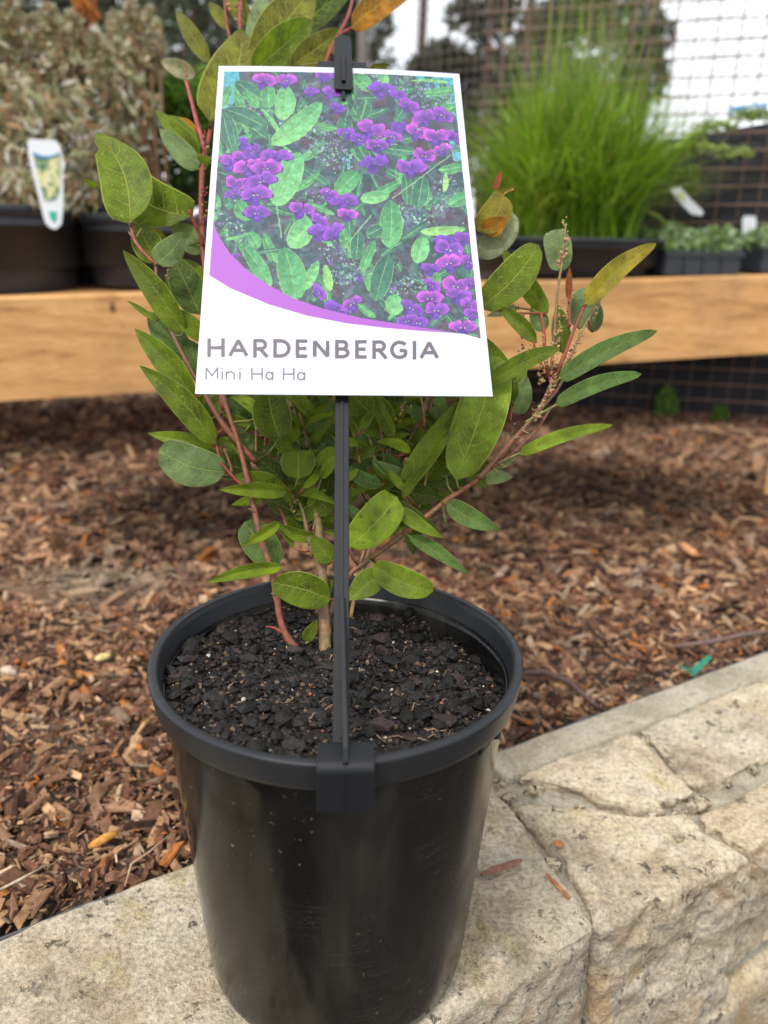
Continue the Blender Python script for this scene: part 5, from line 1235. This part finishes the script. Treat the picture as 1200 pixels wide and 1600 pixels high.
# grass clump
E_ = empty('grass_clump', aG + Vector((0, 0, hG * .8)), 'bright green fine bladed grass clump in the wide pot right of the card', 'ornamental grass')
def blades(n, base, rb, hgt, spread, wd, pal, seed, droop=.5, az=None):
    g = np.random.default_rng(seed); K_ = 7
    a = g.random(n) * 6.283 if az is None else g.normal(az, .35, n); rr_ = np.sqrt(g.random(n)) * rb; bx = base[0] + rr_ * np.cos(g.random(n) * 6.283); by = base[1] + rr_ * np.sin(g.random(n) * 6.283)
    H = hgt * (.55 + .6 * g.random(n)); Sp = spread * g.random(n) ** .8; V = []
    tw = g.random(n) * 3.14
    for k in range(K_):
        f = k / (K_ - 1); out_ = Sp * (f ** 1.6); z = base[2] + H * (f - droop * (Sp / spread) * f ** 3)
        x = bx + np.cos(a) * out_; y = by + np.sin(a) * out_; w_ = wd * (1 - f ** 2) + .0002
        V.append(np.stack([np.stack([x - w_ * np.cos(tw), y - w_ * np.sin(tw), z], 1), np.stack([x + w_ * np.cos(tw), y + w_ * np.sin(tw), z], 1)], 1))
    V = np.stack(V, 1).reshape(-1, 3); st = (np.arange(n) * K_ * 2)[:, None]; Fq = []
    for k in range(K_ - 1): Fq.append(np.stack([st[:, 0] + 2 * k, st[:, 0] + 2 * k + 1, st[:, 0] + 2 * k + 3, st[:, 0] + 2 * k + 2], 1))
    pal = np.array(pal); C = np.repeat(pal[g.integers(0, len(pal), n)] * (.7 + .6 * g.random((n, 1))), K_ * 2, 0)
    return V, np.vstack(Fq), C
gp_ = [(.19, .34, .010), (.13, .26, .010), (.25, .42, .02), (.07, .15, .008), (.34, .42, .06)]
bp = aG + Vector((0, 0, hG * .85)); kk = pxm(aG)
cloud_obj('blades', [blades(2100, bp, .09, 235 * kk, 190 * kk, .0013, gp_, 5, .30), blades(900, bp + Vector((-.03, 0, 0)), .09, 190 * kk, 230 * kk, .0014, gp_, 6, .6), blades(420, bp, .08, 330 * kk, 100 * kk, .0006, gp_ + [(.42, .42, .20)], 8, .1), blades(60, bp + Vector((.04, -.01, 0)), .03, 215 * kk, 300 * kk, .0016, [(.30, .40, .08), (.36, .40, .12)], 7, .5, .0), blades(36, bp + Vector((.04, -.01, 0)), .02, 110 * kk, 210 * kk, .0016, [(.30, .40, .08), (.24, .36, .06)], 9, .5, .0)], E_)
for gi, pts in enumerate(([(955, 310), (1000, 255), (1060, 228), (1110, 228), (1172, 246)], [(960, 330), (1010, 262), (1080, 210), (1150, 185), (1215, 172)], [(930, 300), (990, 262), (1040, 262), (1092, 280)], [(900, 305), (980, 298), (1050, 300), (1095, 296)], [(990, 320), (1030, 340), (1062, 372), (1085, 400)])):
    P_ = [ony(x, y, aG.y - .03 + .01 * gi) for x, y in pts]; b = MB(); b.tube(P_, [.0030, .0030, .0034, .0028, .0010][-len(P_):], 5, (.30, .38, .07)); b.build('seed_stalk', M_stem, E_, True)
    pa = [cloud(70, tuple(P_[k].lerp(P_[k + 1], .5)), ((P_[k + 1] - P_[k]).length * .55, .006, .008), .022, [(.36, .42, .14), (.26, .36, .07)], 700 + gi * 9 + k, 0, .2, 5.0, -2) for k in range(1, len(P_) - 1)]
    cloud_obj('seed_head', pa, E_)
# seedling trays on the right
for (x0, x1, q, lab, hh) in ((985, 1110, .13, 'black seedling tray of pale green ground cover beside the grass clump', 30), (1125, 1265, .13, 'black seedling tray of pale green ground cover at the right edge of the photo', 32)):
    a = top_at((x0 + x1) / 2, q); k = pxm(a); wd = (x1 - x0) * k; h = 34 * k
    Mr = Matrix.Rotation(math.atan2(dirr.y, dirr.x), 3, 'Z')
    E_ = empty('seedling_tray', a, lab, 'seedling tray', 'seedling trays on the bench')
    b = MB()
    for (cx_, cy_, cz_, dx, dy, dz) in ((0, 0, .002, wd, .17, .004), (0, -.085, h / 2, wd, .004, h), (0, .085, h / 2, wd, .004, h), (-wd / 2, 0, h / 2, .004, .166, h - .001), (wd / 2, 0, h / 2, .004, .166, h - .001), (0, -.0885, h - .004, wd + .008, .005, .008), (wd / 4, -.088, h * .4, .004, .004, h * .7), (-wd / 4, -.088, h * .4, .004, .004, h * .7), (0, -.088, h * .4, .004, .004, h * .7)):
        b.box(a + Mr @ Vector((cx_, cy_, cz_)), dx, dy, dz, Mr)
    b.box(a + Mr @ Vector((0, 0, h * .75)), wd - .008, .160, .004, Mr)
    b.build('tray', M_nursery, E_)
    pp = []
    for i_ in range(6):
        for j_ in (-1, 0, 1):
            V, Fq, C = cloud(330, ((i_ - 2.5) / 6 * wd, j_ * .055, 0), (wd / 9, .034, (20 + R.uniform(-3, 10)) * k), .013, [(.34, .46, .22), (.28, .40, .14), (.46, .56, .36), (.20, .30, .08)], int(x0) + i_ * 3 + j_, 0, .7, 1.6, -2)
            V = V @ np.array(Mr).T + np.array(a + Vector((0, 0, h + 8 * k))); pp.append((V, Fq, C))
    cloud_obj('seedlings', pp, E_)
a = top_at(1172, .10)
tagshape('plant_label', 'small blank white label standing in the tray at the right edge', [(1160, 342), (1164, 337), (1180, 338), (1182, 345), (1180, 375), (1178, 388), (1164, 388), (1160, 370)], a.y, M_white, [])
tagshape('plant_label', 'thin grey label standing behind the blank white one in the right tray', [(1186, 336), (1196, 332), (1194, 350), (1190, 380), (1182, 380)], a.y + .03, simple('grey plastic label', (.40, .42, .42), .5, .4, .1, 30), [])
# small dark pots between the grass pot and the tray
for k, (x0, lab) in enumerate(((1028, 'small black square pot wedged between the grass pot and the trays'), (770, 'small black pot on the bench left of the grass clump, beside the card'))):
    E_, a_ = black_pot(x0, .10, .035, .045, lab, 'black nursery pots on the bench')

# ------------------------------------------------------------------ fence on the right: rusty mesh with shade cloth
f0, f1 = onz(1200, 662, -.014), onz(900, 641, -.014)
fdir = (f0 - f1); fdir.z = 0; fdir.normalize()
FL = f1 - fdir * .22; FR_ = f0 + fdir * .6; flen = (FR_ - FL).length
fn = Vector((fdir.y, -fdir.x, 0))
if fn.y > 0: fn = -fn
fence = empty('mesh_fence', FL.lerp(FR_, .5), 'rusty square mesh fence lined with black shade cloth behind the right end of the bench', 'fence')
def fpt(px_, py_):
    d = ray(px_, py_); return CAM + d * ((FL - CAM).dot(fn) / d.dot(fn))
ct0, ct1 = fpt(1040, 204), fpt(1200, 177)
slope = (ct1.z - ct0.z) / (ct1 - ct0).dot(fdir)
def ctop(s): return ct0.z + slope * ((FL + fdir * s - ct0).dot(fdir))
HF = 1.25; cell = .034
me = bpy.data.meshes.new('wire'); b = MB(); b.tube([(0, 0, -.01), (0, 0, HF)], .0013, 6); mev = mesh('vertical_wire', b.v, b.f, b.c, None, True)
b = MB(); b.tube([(0, 0, 0), (flen, 0, 0)], .0016, 6); meh = mesh('horizontal_wire', b.v, b.f, b.c, None, True)
mev.materials.append(M_wire); meh.materials.append(M_wire)
ang = math.atan2(fdir.y, fdir.x)
for k in range(int(flen / cell)):
    o = link('vertical_wire', mev, M_wire, fence); o.location = FL + fdir * (cell * (k + .3)) + Vector((0, 0, -.01)) 
    o.rotation_euler = (R.gauss(0, .004), R.gauss(0, .004), ang)
for k in range(int(HF / (cell * .82))):
    o = link('horizontal_wire', meh, M_wire, fence); o.location = FL + fn * .0022 + Vector((0, 0, .004 + k * cell * .82)); o.rotation_euler = (0, R.gauss(0, .002) - .012, ang)
nS, V, Fc = 60, [], []
for k in range(nS + 1):
    s = flen * k / nS; p_ = FL + fdir * s - fn * .008
    for r_ in range(9):
        z = -.03 + (max(ctop(s), .05) + .03) * r_ / 8; w_ = .004 * math.sin(s * 23 + r_ * .6) + .003 * math.sin(s * 57)
        V.append(p_ + fn * w_ + Vector((0, 0, z)))
V += [v - fn * .0012 for v in V]; nn = (nS + 1) * 9
for k in range(nS):
    for r_ in range(8):
        a_ = k * 9 + r_; Fc.append((a_, a_ + 9, a_ + 10, a_ + 1)); Fc.append((nn + a_, nn + a_ + 1, nn + a_ + 10, nn + a_ + 9))
    a_ = k * 9 + 8; Fc.append((a_, a_ + 9, nn + a_ + 9, nn + a_))
link('shade_cloth', mesh('shade_cloth', V, Fc, None, None, True), M_cloth, fence)
# posts
for s in (flen,):
    p_ = FL + fdir * s - fn * .03; b = MB(); b.box((p_.x, p_.y, HF / 2 - .02), .04, .04, HF + .05); b.build('post', M_bark, fence)
# blue sign hung on the mesh
sp = [fpt(1139, 168), fpt(1196, 161), fpt(1198, 180), fpt(1141, 187)]; sp = [p_ + fn * .006 for p_ in sp]
E_ = empty('blue_sign', sum(sp, Vector()) / 4, 'small blue sign with pale lettering on the mesh fence above the shade cloth', 'sign')
n_ = 4; me = mesh('sign_board', sp + [p_ - fn * .002 for p_ in sp], [(0, 1, 2, 3), (7, 6, 5, 4), (0, 4, 5, 1), (1, 5, 6, 2), (2, 6, 7, 3), (3, 7, 4, 0)]); link('sign_board', me, simple('blue enamel', (.08, .25, .52), .5, .4, .1, 30), E_)
b = MB(); ux = (sp[1] - sp[0]); uy = (sp[3] - sp[0])
for (x0, y0, x1, y1) in ((.08, .2, .14, .8), (.14, .68, .26, .8), (.34, .2, .40, .8), (.48, .2, .54, .8), (.60, .2, .66, .8), (.66, .2, .78, .32), (.70, .45, .78, .56), (.84, .2, .90, .8)):
    P4 = [sp[0] + ux * x + uy * y for x, y in ((x0, y0), (x1, y0), (x1, y1), (x0, y1))]; b.add([p_ + fn * .0012 for p_ in P4] + [p_ + fn * .0003 for p_ in P4], [(0, 1, 2, 3), (0, 4, 5, 1), (1, 5, 6, 2), (2, 6, 7, 3), (3, 7, 4, 0)])
b.build('lettering', M_white, E_)
# little weeds at the foot of the fence, and a timber peg at the right edge
for (x, y, Yo, lab) in ((1030, 640, 0, 'small green weed at the foot of the fence, the left one'), (1113, 648, 0, 'tiny green weed at the foot of the fence, the right one')):
    p_ = onz(x, y + 8, -.012) - Vector((0, .03, 0)); k = pxm(p_)
    E_ = empty('weed', p_, lab, 'weed', 'weeds at the fence foot')
    r_ = (22 if x < 1100 else 13) * k
    cloud_obj('foliage', [cloud(260, p_ + Vector((0, 0, r_ * 1.1)), (r_ * .8, r_ * .8, r_ * 1.2), .012, [(.16, .30, .04), (.11, .22, .03)], x, 0, .6)], E_)
b = MB(); p_ = onz(1203, 775, -.012); k = pxm(p_); hh = ony(1203, 690, p_.y).z - p_.z
b.box(p_ + Vector((0, 0, hh / 2)), 16 * k, .012, hh); o = b.build('timber_peg', M_wood, None, False, .001); tag(o, 'short timber peg standing in the mulch at the right edge', 'peg')

# ------------------------------------------------------------------ far wire mesh fence and trees
FF0, FF1 = Vector((-.15, 4.6, 0)), Vector((2.9, 2.5, 0))
fd2 = (FF1 - FF0); fl2 = fd2.length; fd2.normalize(); ang2 = math.atan2(fd2.y, fd2.x); HF2 = 2.6
far = empty('tall_mesh_fence', FF0.lerp(FF1, .5), 'tall pale wire mesh fence standing far behind the grass clump', 'fence')
b = MB(); b.tube([(0, 0, 0), (0, 0, HF2)], .0019, 5); mv2 = mesh('vertical_wire', b.v, b.f, b.c, None, True); mv2.materials.append(M_galv)
b = MB(); b.tube([(0, 0, 0), (fl2, 0, 0)], .0019, 5); mh2 = mesh('horizontal_wire', b.v, b.f, b.c, None, True); mh2.materials.append(M_galv)
for k in range(int(fl2 / .05)):
    o = link('vertical_wire', mv2, M_galv, far); o.location = FF0 + fd2 * (.05 * k); o.rotation_euler = (R.gauss(0, .003), R.gauss(0, .003), ang2)
for k in range(int((HF2 - .4) / .05)):
    o = link('horizontal_wire', mh2, M_galv, far); o.location = FF0 + Vector((-.004, -.004, .4 + .05 * k)); o.rotation_euler = (0, R.gauss(0, .002), ang2)
for o in (FF0, FF1):
    b = MB(); b.tube([o + Vector((0, .03, -.05)), o + Vector((0, .03, HF2))], .03, 10); b.build('post', M_galv, far, True)

TG = [(.075, .10, .055), (.11, .13, .075), (.05, .07, .04), (.16, .17, .12), (.09, .11, .07)]
TB = [(.14, .11, .07), (.10, .08, .055), (.17, .14, .09), (.09, .10, .055)]
def tree(x, Y, tw_px, blobs, n, size, pal, seed, label, lean=0):
    base = ony(x, 600, Y); base.z = -.02; k = pxm(ony(x, 200, Y))
    E_ = empty('tree', base, label, 'tree', 'trees behind the nursery')
    b_ = MB(); H_ = Y * .75 + .5; P = []; rd = []
    for q in range(9):
        f = q / 8; P.append(base + Vector((lean * f + .04 * math.sin(f * 5 + seed), 0, H_ * f))); rd.append(tw_px / 2 * k * (1.15 - .55 * f))
    b_.tube(P, rd, 12); b_.build('trunk', M_bark, E_, True)
    b_ = MB(); parts = []
    for q, (bx, by, rx, ry) in enumerate(blobs):
        c_, rad = blobpx(bx, by, Y + R.uniform(-.5, .5), rx, ry); parts.append(cloud(n, c_, rad, size, pal, seed + q, 0, -.3, 2.4))
        st = P[min(8, max(2, int(8 * (c_[2] - .3) / H_)))]; b_.tube([st, st.lerp(Vector(c_), .5) + Vector((0, 0, .06)), Vector(c_)], [tw_px * k * .22, tw_px * k * .12, .006], 6)
    b_.build('branch', M_bark, E_, True); cloud_obj('crown', parts, E_); return E_
tree(52, 4.2, 56, [(30, 30, 120, 80), (130, 60, 90, 90), (-60, 100, 120, 120), (60, -80, 200, 90), (160, -60, 120, 90)], 620, .075, TG, 300, 'tree with the thick brown trunk showing at the top left corner')
tree(205, 6.5, 20, [(190, 20, 110, 90), (250, 90, 110, 80), (150, 130, 120, 80), (220, -90, 160, 90), (60, 180, 140, 90)], 640, .10, TG, 320, 'thin trunked grey green tree left of the shrub top')
tree(330, 5.4, 18, [(300, 30, 90, 90), (370, 80, 100, 90), (320, 160, 120, 90), (420, 0, 110, 100), (340, -100, 150, 80)], 640, .085, TG, 340, 'grey green tree rising right behind the top of the shrub')
tree(500, 7.2, 22, [(480, 50, 90, 90), (540, 110, 90, 100), (440, 150, 110, 90), (560, 30, 60, 80), (500, -90, 110, 80)], 800, .10, TG, 360, 'dark grey green tree directly behind the black tag clip')
tree(797, 5.2, 17, [(770, 120, 70, 45), (845, 70, 50, 40), (850, 130, 80, 45), (720, 170, 90, 50), (800, 200, 110, 60), (760, 20, 60, 40), (690, 100, 50, 30), (900, 20, 60, 30)], 700, .085, TB + TG, 380, 'slim reddish trunked tree behind the mesh right of the card')
tree(960, 6.4, 14, [(950, 70, 60, 55), (1000, 120, 50, 45), (930, 170, 90, 50), (990, 30, 40, 50), (900, 215, 90, 40), (930, 10, 50, 30), (1010, 60, 40, 40)], 560, .085, TB + TG, 400, 'small sparse tree seen through the mesh above the grass clump')
tree(640, 9.5, 14, [(600, 210, 120, 70), (720, 230, 120, 70), (850, 260, 150, 60), (1000, 270, 150, 50)], 900, .12, TG, 420, 'low distant tree line clump right behind the card')
